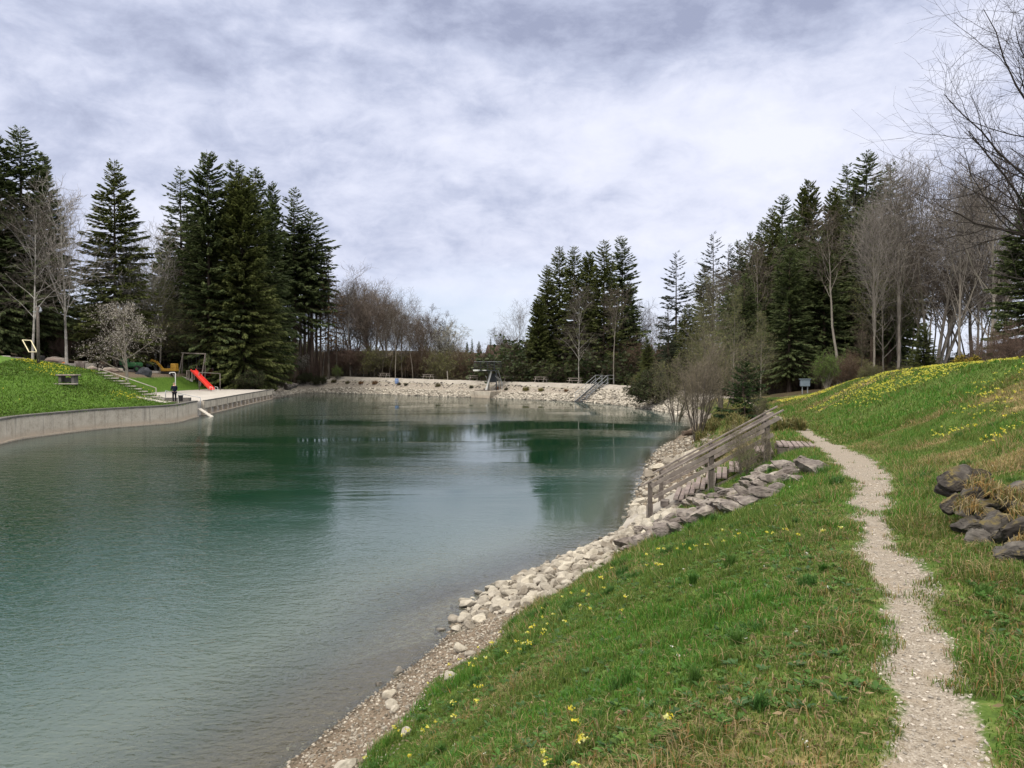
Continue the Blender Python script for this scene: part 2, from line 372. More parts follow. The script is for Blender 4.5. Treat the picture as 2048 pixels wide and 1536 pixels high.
def water_mat():
    m, t, out = new_mat('water')
    geo = t.add('ShaderNodeNewGeometry'); co = geo.outputs['Position']
    dep = t.add('ShaderNodeSeparateColor', {0: t.add('ShaderNodeAttribute', attribute_name='depth').outputs['Color']}).outputs[0]
    # turbid lake water: grey-green over the shallow silt, deep green where it is deep
    body = t.ramp(t.math('DIVIDE', dep, 4.0), [(0.0, (.17, .16, .13)), (0.10, (.112, .134, .118)), (0.32, (.070, .106, .097)), (0.62, (.027, .064, .052)), (1.0, (.007, .034, .017))])
    mp = t.add('ShaderNodeMapping', {0: co}); mp.inputs['Scale'].default_value = (1.0, 1.6, 1.0); mp.inputs['Rotation'].default_value = (0, 0, 0.25); mp = mp.outputs[0]
    w1 = t.noise(mp, 1.5, 3, 0.5, 0.4); w2 = t.noise(mp, 6.5, 2, 0.5, 0.3); w3 = t.noise(mp, 0.22, 2, 0.5)
    mp2 = t.add('ShaderNodeMapping', {0: co}); mp2.inputs['Scale'].default_value = (0.35, 1.0, 1.0); mp2.inputs['Rotation'].default_value = (0, 0, -0.15)
    gust = t.mapr(t.noise(mp2.outputs[0], 0.085, 4, 0.55, 0.5), 0.44, 0.58)       # calm lanes and ruffled patches
    # the breeze lies on the near and left water; the lane before the dam and under the right bank is sheltered
    xs = t.add('ShaderNodeSeparateXYZ', {0: co}).outputs
    reach = t.mapr(t.math('ADD', xs[0], t.math('MULTIPLY', w3, 6.0)), -2.0, -9.0, 17.0, 35.0)
    near_w = t.mapr(t.math('SUBTRACT', t.math('ADD', xs[1], t.math('MULTIPLY', w3, 8.0)), reach), 9.0, -3.0)
    left_w = t.mapr(t.math('ADD', xs[0], t.math('MULTIPLY', w3, 8.0)), -10.0, -20.0, 0.0, 0.7)
    gust = t.math('MINIMUM', t.math('ADD', gust, t.math('ADD', t.math('MULTIPLY', near_w, 1.6), left_w)), 1.8)
    amp = t.math('ADD', 0.28, t.math('MULTIPLY', gust, 4.0))
    h = t.math('MULTIPLY', t.math('ADD', t.math('MULTIPLY', w1, 0.55), t.math('ADD', t.math('MULTIPLY', w2, 0.34), t.math('MULTIPLY', w3, 0.3))), amp)
    bmp = bumpn(t, h, 1.0, WAVE)
    dif = t.add('ShaderNodeBsdfDiffuse', {0: body})
    trn = t.add('ShaderNodeBsdfTransparent', {0: (.80, .86, .80, 1)})
    # how much of the bed is lost in the murk
    mk = t.add('ShaderNodeMixShader', {0: t.mapr(dep, 0.0, 0.75, 0.18, 1.0)}); t.l.new(trn.outputs[0], mk.inputs[1]); t.l.new(dif.outputs[0], mk.inputs[2])
    gl = t.add('ShaderNodeBsdfGlossy', {'Roughness': t.math('ADD', 0.01, t.math('MULTIPLY', gust, 0.02)), 'Normal': bmp})
    fr = t.add('ShaderNodeFresnel', {'IOR': 1.48, 'Normal': bmp})
    mx = t.add('ShaderNodeMixShader', {0: fr.outputs[0]}); t.l.new(mk.outputs[0], mx.inputs[1]); t.l.new(gl.outputs[0], mx.inputs[2])
    t.l.new(mx.outputs[0], out.inputs[0])
    return m
WAVE = 0.0075
M['water'] = water_mat()
# ------------------------------------------------------------------ terrain: cross sections set out round the lake
NK = 12
keys = []    # (x, y, dirx, diry, d[12], z[12], region)
def right(Y, xw, *kn):
    d = [-6.0, -1.5, 0.0] + [k[0] - xw for k in kn]; z = [-2.0, -0.42, 0.0] + [k[1] for k in kn]
    keys.append((xw, Y, 1.0, 0.0, d, z, 'right'))
def stn(x, y, dx, dy, region, *kn):
    l = math.hypot(dx, dy)
    if region == 'wall': d0, z0 = [-6.0, -1.5, 0.25], [-3.0, -1.8, -1.6]
    else: d0, z0 = [-6.0, -1.5, 0.0], [-2.4, -0.6, 0.0]
    keys.append((x, y, dx / l, dy / l, d0 + [k[0] for k in kn], z0 + [k[1] for k in kn], region))
#        shore   gravel end     mid bank     path left    path right    toe           hill mid     hill crest   beyond       far
right(-9,  -7.9, (-7.0, .5), (-4.8, 2.1), (-2.9, 3.05), (-2.4, 3.05), (-1.4, 3.15), (3, 4.3), (12, 5.4), (25, 5.2), (90, 6))
right(0,   -4.6, (-3.6, .5), (-1.6, 2.05), (.14, 3.03), (.84, 3.03), (1.6, 3.12), (5, 4.3), (14, 5.4), (25, 5.2), (90, 6))
right(3.3, -3.9, (-2.85, .5), (-.7, 2.1), (1.50, 3.0), (2.22, 3.0), (3.0, 3.08), (6, 4.1), (15, 5.3), (25, 5.2), (90, 6))
right(5.4, -3.4, (-2.2, .5), (.1, 2.05), (2.52, 2.95), (3.12, 2.95), (4.0, 3.03), (6.5, 3.9), (15.5, 5.25), (25, 5.2), (90, 6))
right(7.8, -2.85, (-1.45, .5), (.95, 1.95), (3.48, 2.9), (4.06, 2.9), (4.95, 2.97), (7.2, 3.75), (16, 5.2), (25, 5.2), (90, 6))
right(10, -2.15, (-.85, .5), (1.7, 1.9), (4.5, 2.83), (5.1, 2.83), (5.95, 2.9), (8.6, 3.7), (16.5, 5.2), (26, 5.2), (90, 6))
right(12.6, -1.19, (.2, .5), (2.7, 1.85), (5.55, 2.75), (6.35, 2.75), (7.0, 2.83), (10.2, 3.75), (17, 5.15), (26, 5.1), (90, 6))
right(15.2, -.6, (1.7, .6), (3.9, 1.75), (6.4, 2.66), (7.4, 2.66), (8.0, 2.75), (11.6, 3.85), (17, 5.1), (26, 5.0), (90, 6))
right(17.3, .75, (2.9, .75), (4.9, 1.75), (7.1, 2.58), (8.2, 2.58), (8.8, 2.68), (12.3, 3.88), (17, 5.07), (26, 4.9), (90, 5.5))
right(20, 2.36, (4.6, .95), (6.1, 1.75), (7.95, 2.5), (8.95, 2.5), (9.6, 2.6), (13, 3.88), (17, 5.02), (26, 4.8), (90, 5))
right(22, 3.45, (5.2, .9), (6.8, 1.7), (8.6, 2.46), (9.3, 2.46), (10.1, 2.56), (13.3, 3.8), (17.1, 4.98), (26, 4.7), (90, 5))
right(24, 3.78, (5.9, .9), (7.6, 1.9), (9.15, 2.42), (9.8, 2.42), (10.5, 2.52), (13.6, 3.7), (17.2, 4.9), (26, 4.6), (90, 5))
right(28, 4.7, (6.8, .9), (8.5, 2.2), (10.3, 2.38), (10.9, 2.38), (11.6, 2.47), (14, 3.6), (17.3, 4.75), (26, 4.5), (90, 5))
right(32.5, 5.69, (7.9, .9), (9.4, 2.2), (11.3, 2.35), (11.9, 2.35), (12.6, 2.45), (14.6, 3.4), (17.4, 4.5), (27, 4.3), (90, 5))
right(40, 7.6, (9.8, .8), (11.2, 1.9), (13.0, 2.3), (13.6, 2.3), (14.3, 2.38), (16, 3.1), (18.2, 3.8), (28, 3.9), (90, 5))
right(50, 10.9, (12.7, .7), (13.9, 1.6), (15.5, 2.2), (16.1, 2.2), (16.8, 2.25), (18.6, 2.55), (22, 3.0), (30, 3.4), (90, 5))
right(66, 15.7, (17.2, .7), (18.2, 1.3), (19.3, 1.85), (20.0, 1.85), (20.6, 1.9), (23, 2.3), (27, 2.7), (38, 3.3), (90, 5))
stn(16.3, 73, .98, .2, 'dam', (1.5, .7), (2.6, 1.2), (3.7, 1.7), (5.3, 1.7), (6.4, 1.65), (9, 1.5), (12, 1.6), (25, 2.5), (75, 4))
stn(15.6, 80, .9, .43, 'dam', (2.0, .8), (3.4, 1.4), (4.6, 1.72), (6.4, 1.72), (7.5, 1.5), (9, 1.0), (12, .8), (25, 1.5), (75, 3))
stn(13.5, 90.7, .8, .6, 'dam', (2.1, .85), (3.8, 1.6), (4.9, 2.0), (6.9, 2.0), (8, 1.4), (10, .4), (14, -.3), (28, -.5), (85, 0))
stn(8.5, 102.7, .66, .75, 'dam', (2.1, .9), (3.9, 1.75), (5.0, 2.2), (7.0, 2.2), (8.2, 1.5), (10, .5), (14, -.5), (28, -1), (110, -1))
stn(-1.8, 112.6, .62, .78, 'dam', (2.1, .95), (4.0, 1.9), (5.2, 2.35), (7.2, 2.35), (8.4, 1.6), (10, .6), (14, -.7), (28, -1.4), (120, -2))
stn(-18.7, 127, .62, .78, 'dam', (2.1, .95), (4.2, 2.05), (5.5, 2.55), (7.5, 2.55), (8.7, 1.9), (11, .9), (15, 0), (28, 0), (120, 0))
stn(-30, 136, .55, .83, 'dam', (2.0, .95), (4.2, 2.2), (5.5, 2.75), (7.5, 2.75), (8.7, 2.5), (12, 2.3), (17, 2.3), (30, 3), (120, 4))
stn(-35.3, 139.2, .2, .98, 'dam', (2.0, .9), (4.2, 2.2), (5.7, 2.8), (7.7, 2.85), (9, 3.0), (13, 3.6), (20, 4.6), (34, 6.5), (110, 9))
stn(-37.9, 136.5, -.6, .8, 'beach', (2.6, .7), (4.8, 1.5), (6, 2.0), (7.5, 2.4), (10, 3.2), (15, 4.4), (22, 5.6), (36, 7.5), (110, 10))
stn(-37.5, 129, -.97, .2, 'beach', (2.6, .7), (4.8, 1.3), (6.5, 1.7), (8, 2.1), (10, 2.8), (14, 4.0), (22, 5.4), (36, 7.5), (110, 10))
stn(-35.8, 117, -.99, -.05, 'beach', (1.5, .6), (3.0, 1.1), (5.5, 1.42), (8, 1.5), (9.5, 2.1), (12.2, 3.7), (20, 4.3), (38, 7), (110, 11))
stn(-35.0, 111.6, -.99, -.1, 'wall', (.3, 1.30), (3, 1.42), (6, 1.45), (9, 1.5), (10, 1.75), (12.4, 3.7), (20, 4.3), (38, 7), (110, 11))
stn(-32.0, 90, -.99, -.13, 'wall', (.3, 1.40), (4, 1.42), (8, 1.45), (12.0, 1.5), (13, 1.75), (16.2, 3.6), (23, 4.5), (38, 8), (110, 12))
stn(-29.8, 75, -.99, -.13, 'wall', (.3, 1.40), (2, 1.42), (4, 1.45), (6.5, 1.5), (8, 2.2), (12, 3.9), (16, 4.8), (34, 8), (110, 12))
stn(-29.2, 70.4, -.99, -.05, 'wall', (.3, 1.40), (1.2, 1.42), (2.2, 1.45), (3.4, 1.6), (5.0, 2.4), (8.4, 4.05), (12.6, 4.85), (28, 7.5), (110, 12))
stn(-28.6, 66.8, -1, 0, 'wall', (.3, 1.40), (2.0, 1.5), (3.3, 1.86), (4.4, 2.35), (5.6, 2.85), (8.6, 4.12), (12.6, 4.8), (26, 7), (110, 12))
stn(-27.9, 62.9, -1, .05, 'wall', (.3, 1.40), (2.0, 1.5), (4, 2.0), (6, 2.55), (8, 3.1), (11, 4.0), (14, 4.75), (26, 6.6), (110, 12))
stn(-30.7, 55.9, -1, .02, 'wall', (.3, 1.40), (2.0, 1.55), (4, 2.1), (6, 2.75), (8, 3.4), (11, 4.3), (14, 5.1), (26, 6.5), (110, 11))
stn(-31.4, 48.5, -1, 0, 'wall', (.3, 1.40), (2.0, 1.55), (4, 2.1), (6, 2.8), (8, 3.5), (11, 4.4), (14, 5.2), (26, 6.5), (110, 10))
stn(-30.6, 45.0, -1, 0, 'wall', (.3, 1.40), (2.0, 1.55), (4, 2.1), (6, 2.8), (8, 3.5), (11, 4.4), (14, 5.2), (26, 6.5), (110, 10))
stn(-29, 31, -1, 0, 'wall', (.3, 1.40), (2.0, 1.55), (4, 2.1), (6, 2.8), (8, 3.5), (11, 4.4), (14, 5.2), (26, 6.5), (110, 10))
stn(-28, -9, -1, 0, 'wall', (.3, 1.40), (2.0, 1.55), (4, 2.1), (6, 2.8), (8, 3.5), (11, 4.4), (14, 5.2), (26, 6.5), (110, 10))

kx = np.array([[k[0], k[1]] for k in keys]); kdir = np.array([[k[2], k[3]] for k in keys])
kd = np.array([k[4] for k in keys]); kz = np.array([k[5] for k in keys]); kreg = [k[6] for k in keys]
kt = np.concatenate([[0], np.cumsum(np.maximum(np.linalg.norm(np.diff(kx, axis=0), axis=1), 0.5))])
iR = kreg.index('dam') - 1                          # last key of the right bank
# fine stations
ts = []
for i in range(len(kt) - 1):
    Ym = 0.5 * (kx[i, 1] + kx[i + 1, 1])
    step = (0.5 if Ym < 0 else 0.11 if Ym < 24 else 0.35 if Ym < 66 else 0.8) if i < iR else (0.7 if kreg[i] != 'wall' else 0.9)
    n = max(1, int(math.ceil((kt[i + 1] - kt[i]) / step)))
    a = np.linspace(kt[i], kt[i + 1], n, endpoint=False); ts.append(a)
ts = np.concatenate(ts + [[kt[-1]]])
fs = pchip(kt, kx, ts); fdir = pchip(kt, kdir, ts); fdir /= np.linalg.norm(fdir, axis=1)[:, None]
# 'wall' profiles begin with a step; do not blend that step into the beaches
kdc = kd.copy(); kzc = kz.copy()
fd = pchip(kt, kdc, ts); fz = pchip(kt, kzc, ts)
seg_i = np.clip(np.searchsorted(kt, ts, side='right') - 1, 0, len(keys) - 2)
freg = np.array([('wall' if (kreg[i] == 'wall' and kreg[i + 1] == 'wall') else kreg[i] if kreg[i] != 'wall' else kreg[i + 1]) for i in seg_i])
fd[:, 3:] = np.maximum.accumulate(fd[:, 2:], axis=1)[:, 1:]; fd = np.maximum.accumulate(fd + np.arange(NK) * 1e-4, axis=1)
sub = [5, 8, 12, 16, 22, 8, 8, 12, 16, 8, 9]
colk = np.concatenate([i + np.arange(s) / s for i, s in enumerate(sub)] + [[NK - 1]])
ND = len(colk); NS = len(ts)
D = np.zeros((NS, ND)); Zp = np.zeros((NS, ND))
kk = np.arange(NK)
for j in range(NS):
    dj = np.interp(colk, kk, fd[j]); D[j] = dj
    a = pchip(fd[j], fz[j], dj)
    Zp[j] = a if freg[j] != 'wall' else np.interp(dj, fd[j], fz[j])
Xg = fs[:, 0:1] + fdir[:, 0:1] * D; Yg = fs[:, 1:2] + fdir[:, 1:2] * D
CK = np.broadcast_to(colk, D.shape)
REG = np.broadcast_to(freg[:, None], D.shape)
isR = REG == 'right'
# masks ------------------------------------------------------------
pl, pr = fd[:, 5:6], fd[:, 6:7]
pw = (fbm(Xg * 1.1, Yg * 1.1, 5) - .5) * 0.52
wear = -np.maximum(pl - D, D - pr)                   # >0 inside the path
path = np.where(isR, smooth01(wear + pw, -0.16, 0.26), 0)
# dead, sandy fringe beside the path
fringe = np.where(isR, smooth01(wear + pw, -1.0, -0.2), 0)
gv = fd[:, 3:4] - D
gn = (fbm(Xg * .8, Yg * .8, 9) - .5) * 0.7
gravel = np.where(isR, smooth01(gv + gn, -0.15, 0.25), np.where(REG == 'dam', smooth01(fd[:, 4:5] - .3 - D, -0.2, 0.3), np.where(REG == 'beach', smooth01(fd[:, 4:5] - D, -.3, .5), 0)))
nearsoil = np.where(isR & (Yg < 13.4), gravel * smooth01(13.4 - Yg, 0, .8), 0)     # earthy strand close by, clean stone further on
earth2 = np.where(isR & (Yg > 23.5) & (Yg < 60), smooth01(fd[:, 3:4] + .9 - D, -0.4, 0.4) * smooth01(Yg, 23.6, 25), 0)
smoothd = np.where(REG == 'dam', smooth01(D - fd[:, 4:5] + .3, -0.2, 0.2) * smooth01(fd[:, 6:7] + .3 - D, -.2, .3), 0)
f_dam = np.where(REG == 'dam', smooth01(D - fd[:, 6:7] - .6, -.3, 1.0), 0)
f_right = np.where(isR, smooth01(Yg, 52, 60) * smooth01(D - fd[:, 7:8], -1, 3) + smooth01(D - fd[:, 9:10] - 5, 0, 4), 0)
hl = fbm(Xg * .12, Yg * .12, 33)
f_left = np.where(REG == 'wall', smooth01(D - np.where(Yg > 72, fd[:, 8:9] + 2.0, fd[:, 9:10] + 6) + (hl - .5) * 4, -1, 2), np.where(REG == 'beach', smooth01(D - fd[:, 5:6] - .5, -.4, 1.2), 0))
forest = np.clip(f_dam + f_right + f_left, 0, 1)
conc = np.where((REG == 'wall') & (ts[:, None] < kt[kreg.index('wall') + 4] + 0.0), smooth01(fd[:, 6:7] - D, -.15, .15) * (D > 0), 0)
lush = np.where(REG == 'wall', 1.0, 0.0) * (1 - conc)
dn = fbm(Xg * .55, Yg * .55, 21, 5); dn2 = fbm(Xg * .22, Yg * .35, 22, 4)
dry = np.where(isR, 0.45 * smooth01(dn, .54, .70) + .30 * fringe, 0)
hillband = np.where(isR, smooth01(D - fd[:, 6:7], .3, 1.2) * smooth01(fd[:, 8:9] + 1.2 - D, -1.2, 1.0) * smooth01(Yg, 8, 12), 0)
dry = np.clip(dry + hillband * smooth01(dn2, .40, .56) * .95, 0, 1)
tus = np.where(isR, smooth01(Yg, 23, 25) * (1 - smooth01(Yg, 44, 50)) * smooth01(fd[:, 5:6] - .3 - D, 0, .6), 0)
dry = np.clip(dry + np.where(isR, .45 * smooth01(Yg, 44, 52) * smooth01(fd[:, 5:6] - D, 0, .5), 0) + tus * .45 + np.where(REG == 'dam', .55, 0), 0, 1)
dirt = np.clip(nearsoil * .95 + earth2 * .85 + np.where(REG == 'beach', .6 * smooth01(D, 1.5, 3), 0) + np.where(isR, .35 * smooth01(fbm(Xg * 1.6, Yg * 1.6, 44), .6, .75), 0), 0, 1)
playearth = np.where((REG == 'wall') & (Yg > 76), smooth01(D - fd[:, 8:9] + .6, -.6, .6) * smooth01(fd[:, 8:9] + 5 - D, -1, 1), 0)
dirt = np.clip(dirt + playearth * .75, 0, 1)
# small relief
rel = (fbm(Xg * .5, Yg * .5, 3) - .5) * 0.16 + (fbm(Xg * 2.3, Yg * 2.3, 4) - .5) * 0.07
rel2 = np.where(D > 1, 1, np.clip(D, 0.12, 1)) * (1 - path * .7) * (1 - conc) * np.where(REG == 'wall', np.clip((D - 1.5) / 3, 0, 1), 1)
far_rel = (fbm(Xg * .06, Yg * .06, 8) - .5) * 2.2 * smooth01(D, 25, 60)
stonestep = np.where(isR, .34 * smooth01(Xg, 5.02 - (7.6 - Yg) * .42, 5.6 - (7.6 - Yg) * .42) * (1 - smooth01(Xg, 7.5, 11)) * smooth01(Yg, 4.2, 5.4) * (1 - smooth01(Yg, 8.3, 9.6)), 0)
Zg = Zp + rel * rel2 + far_rel - path * 0.03 + stonestep
m1 = np.stack([path, gravel * (1 - .75 * nearsoil) * (1 - .8 * earth2) * (D > -7), forest, dry], -1).reshape(-1, 4)
m2 = np.stack([conc, smoothd, lush, dirt], -1).reshape(-1, 4)
VG = np.stack([Xg, Yg, Zg], -1).reshape(-1, 3)
jj, ii = np.meshgrid(np.arange(NS - 1), np.arange(ND - 1), indexing='ij')
quad = np.stack([jj * ND + ii, jj * ND + ii + 1, (jj + 1) * ND + ii + 1, (jj + 1) * ND + ii], -1).reshape(-1, 4)[:, ::-1]
fr_ = freg[jj.ravel()]; fk = colk[ii.ravel()]; fy = fs[jj.ravel(), 1]
sel = {}
sel['lake_bed'] = fk < 2
R_ = fr_ == 'right'
sel['gravel_shore'] = R_ & (fk >= 2) & (fk < 3)
sel['grass_bank'] = R_ & (fk >= 3) & (fk < 5)
sel['footpath'] = R_ & (fk >= 5) & (fk < 6)
sel['hillside'] = R_ & (fk >= 6) & (fk < 10)
sel['forest_floor'] = ((R_ | (fr_ == 'beach')) & (fk >= 10)) | ((fr_ == 'dam') & (fk >= 9)) | ((fr_ == 'beach') & (fk >= 6) & (fk < 10)) | ((fr_ == 'wall') & (fk >= 9))
sel['dam'] = (fr_ == 'dam') & (fk >= 2) & (fk < 9)
sel['beach'] = (fr_ == 'beach') & (fk >= 2) & (fk < 6)
sel['meadow'] = (fr_ == 'wall') & (fk >= 2) & (fk < 9)
for nm, s in sel.items():
    q = quad[s]; u, inv = np.unique(q, return_inverse=True)
    o = put(nm, mesh(nm, VG[u], inv.reshape(q.shape), M['ground'], {'m1': m1[u], 'm2': m2[u]}, smooth=True))
    tag(o, kind='structure')
gbvh = BVHTree.FromPolygons(VG.tolist(), quad[::1].tolist())
def gz(x, y, default=0.0):
    h = gbvh.ray_cast(Vector((x, y, 60)), Vector((0, 0, -1)))
    return h[0].z if h[0] else default
# the country beyond, one sheet out to the horizon
g = 3500.0
fgm = mesh('far_ground', [(-g, -g, -5), (g, -g, -5), (g, g, -5), (-g, g, -5)], np.array([[0, 1, 2, 3]]), M['ground'], {'m1': np.tile([0, 0, .6, 0], (4, 1)), 'm2': np.tile([0, 0, 0, 0], (4, 1))})
tag(put('far_ground', fgm), kind='structure')

# fast look-up of the right bank (height and masks on a regular grid)
GX0, GX1, GY0, GY1, GS = -10.0, 46.0, -6.0, 66.0, 0.1
ny = int((GY1 - GY0) / GS) + 1; nx = int((GX1 - GX0) / GS) + 1
rs = np.where(freg == 'right')[0]; rs = np.append(rs, rs[-1] + 1)
ygr = GY0 + np.arange(ny) * GS; xgr = GX0 + np.arange(nx) * GS
layers = {'z': Zg, 'path': path, 'gravel': gravel, 'dry': dry, 'dirt': dirt, 'forest': forest}
tab = {}
for nm, L in layers.items():
    rowsv = np.stack([np.interp(xgr, Xg[j], L[j]) for j in rs])
    yi = np.interp(ygr, fs[rs, 1], np.arange(len(rs))); y0 = np.clip(yi.astype(int), 0, len(rs) - 2); w = (yi - y0)[:, None]
    tab[nm] = rowsv[y0] * (1 - w) + rowsv[y0 + 1] * w
def rb(nm, x, y):
    fx = np.clip((np.asarray(x) - GX0) / GS, 0, nx - 1.001); fy_ = np.clip((np.asarray(y) - GY0) / GS, 0, ny - 1.001)
    i = fx.astype(int); j = fy_.astype(int); u = fx - i; v = fy_ - j; T = tab[nm]
    return (T[j, i] * (1 - u) + T[j, i + 1] * u) * (1 - v) + (T[j + 1, i] * (1 - u) + T[j + 1, i + 1] * u) * v
def shore_x(y): return np.interp(y, fs[rs, 1], fs[rs, 0])

# ------------------------------------------------------------------ water
def build_water():
    ex = np.where(freg == 'wall', 0.2, 0.25)
    poly = fs + fdir * ex[:, None]
    keep = [0]
    for i in range(1, NS):
        if np.linalg.norm(poly[i] - poly[keep[-1]]) > (0.3 if poly[i, 1] < 40 else 0.8): keep.append(i)
    poly = poly[keep]
    A = fs[:-1]; B = fs[1:]; wl = (freg[:-1] == 'wall').astype(float)
    k = np.unique(np.concatenate([np.arange(0, NS - 1, 4), [NS - 2]])); A2 = fs[k]; B2 = fs[np.append(k[1:], NS - 1)]; w2 = wl[k]
    def dist(P):
        best = np.full(len(P), 1e9); dep = np.full(len(P), 1e9)
        for a, b, w in zip(A2, B2, w2):
            ab = b - a; L = max(ab @ ab, 1e-9)
            t = np.clip(((P - a) @ ab) / L, 0, 1); d = np.linalg.norm(P - a - t[:, None] * ab, axis=1)
            best = np.minimum(best, d); dep = np.minimum(dep, d * (.26 + .5 * smooth01(a[1], 17, 25)) + w * 1.1)
        return best, dep
    pts = [poly]
    for off in (0.25, 0.6, 1.1, 1.9, 3.0, 4.6, 7.0):
        q = fs - fdir * off; q = q[::max(1, int(off * 1.2))]
        q = q[dist(q)[0] > off * .93]; pts.append(q)
    gx, gy = np.meshgrid(np.arange(-38, 18, 2.5), np.arange(-8, 140, 2.5)); gq = np.stack([gx.ravel(), gy.ravel()], 1)
    x, y = gq.T; ins = np.zeros(len(gq), bool); n = len(poly)
    for i in range(n):
        x1, y1 = poly[i]; x2, y2 = poly[(i + 1) % n]
        if y1 == y2: continue
        c = (y1 > y) != (y2 > y); ins ^= c & (x < (x2 - x1) * (y - y1) / (y2 - y1) + x1)
    gq = gq[ins]; gq = gq[dist(gq)[0] > 7.5]; pts.append(gq)
    P = np.vstack(pts); n = len(poly)
    r = delaunay_2d_cdt([Vector(p) for p in P.tolist()], [(i, (i + 1) % n) for i in range(n)], [], 1, 1e-4)
    V2 = np.array([v[:] for v in r[0]]); F = np.array([f for f in r[2] if len(f) == 3])
    dep = dist(V2)[1]
    # on the land side of the waterline the sheet is hidden in the bank
    V = np.column_stack([V2, np.zeros(len(V2))])
    me = mesh('water', V, F, M['water'], {'depth': np.repeat(dep[:, None], 3, 1)}, smooth=True)
    o = put('water', me); tag(o, kind='structure')
    if me.polygons[0].normal.z < 0: me.flip_normals()
build_water()
# ------------------------------------------------------------------ trees
def tube_arrays(P, R, sides):
    """P (B,n,3) polylines, R (B,n) radii -> verts, quads"""
    B, n, _ = P.shape
    T = np.gradient(P, axis=1); T /= np.linalg.norm(T, axis=2, keepdims=True) + 1e-9
    ref = np.where(np.abs(T[..., 2:3]) < 0.9, np.array([0, 0, 1.0]), np.array([1.0, 0, 0]))
    a = np.cross(T, ref); a /= np.linalg.norm(a, axis=2, keepdims=True) + 1e-9; b = np.cross(T, a)
    q = np.arange(sides) * 2 * PI / sides
    V = P[:, :, None] + (a[:, :, None] * np.cos(q)[:, None] + b[:, :, None] * np.sin(q)[:, None]) * R[:, :, None, None]
    bi, ni, si = np.meshgrid(np.arange(B), np.arange(n - 1), np.arange(sides), indexing='ij')
    s2 = (si + 1) % sides; base = bi * n * sides
    F = np.stack([base + ni * sides + si, base + ni * sides + s2, base + (ni + 1) * sides + s2, base + (ni + 1) * sides + si], -1).reshape(-1, 4)
    return V.reshape(-1, 3), F
def join(parts):
    V = []; F = []; n = 0
    for v, f in parts:
        V.append(v); F.append(f + n); n += len(v)
    return np.vstack(V), F
def nrm(v): return v / (np.linalg.norm(v, axis=-1, keepdims=True) + 1e-9)

def paths(rng, P0, D0, L, n, jit, up):
    """grow B polylines of n points"""
    B = len(P0); P = np.zeros((B, n, 3)); P[:, 0] = P0; d = nrm(D0); st = (L / (n - 1))[:, None]
    for i in range(1, n):
        d = nrm(d + rng.normal(0, jit, (B, 3)) + np.array([0, 0, 1.0]) * np.reshape(up, (-1, 1)))
        P[:, i] = P[:, i - 1] + d * st
    return P
def children(rng, P, R, L, k, t0, t1, ang, lr, rr, n, jit, up, taper=0.25, lfun=None, rmin=0.004):
    B, n0, _ = P.shape
    t = t0 + (t1 - t0) * ((np.arange(k)[None] + rng.random((B, k))) / k)
    fi = t * (n0 - 1); i0 = np.clip(fi.astype(int), 0, n0 - 2); w = (fi - i0)[..., None]; bi = np.arange(B)[:, None]
    pos = P[bi, i0] * (1 - w) + P[bi, i0 + 1] * w; tan = nrm(P[bi, i0 + 1] - P[bi, i0])
    rad = R[bi, i0] * (1 - w[..., 0]) + R[bi, i0 + 1] * w[..., 0]
    az = rng.random((B, 1)) * 6.28 + np.arange(k)[None] * 2.4 + rng.normal(0, .5, (B, k))
    ref = np.where(np.abs(tan[..., 2:3]) < 0.9, np.array([0, 0, 1.0]), np.array([1.0, 0, 0]))
    a = nrm(np.cross(tan, ref)); b = np.cross(tan, a)
    side = a * np.cos(az)[..., None] + b * np.sin(az)[..., None]
    an = ang * (1 + rng.normal(0, .22, (B, k)))
    d = tan * np.cos(an)[..., None] + side * np.sin(an)[..., None]
    ll = L[:, None] * lr * (1 + rng.normal(0, .2, (B, k))).clip(.4, 1.7)
    if lfun is not None: ll = ll * lfun(t)
    L2 = ll.ravel(); r0 = np.maximum(np.minimum(rad * rr, rad * .9), rmin).ravel()
    P2 = paths(rng, pos.reshape(-1, 3), d.reshape(-1, 3), L2, n, jit, up)
    R2 = np.maximum(r0[:, None] * (1 - (1 - taper) * np.linspace(0, 1, n))[None], rmin * .6)
    return P2, R2, L2

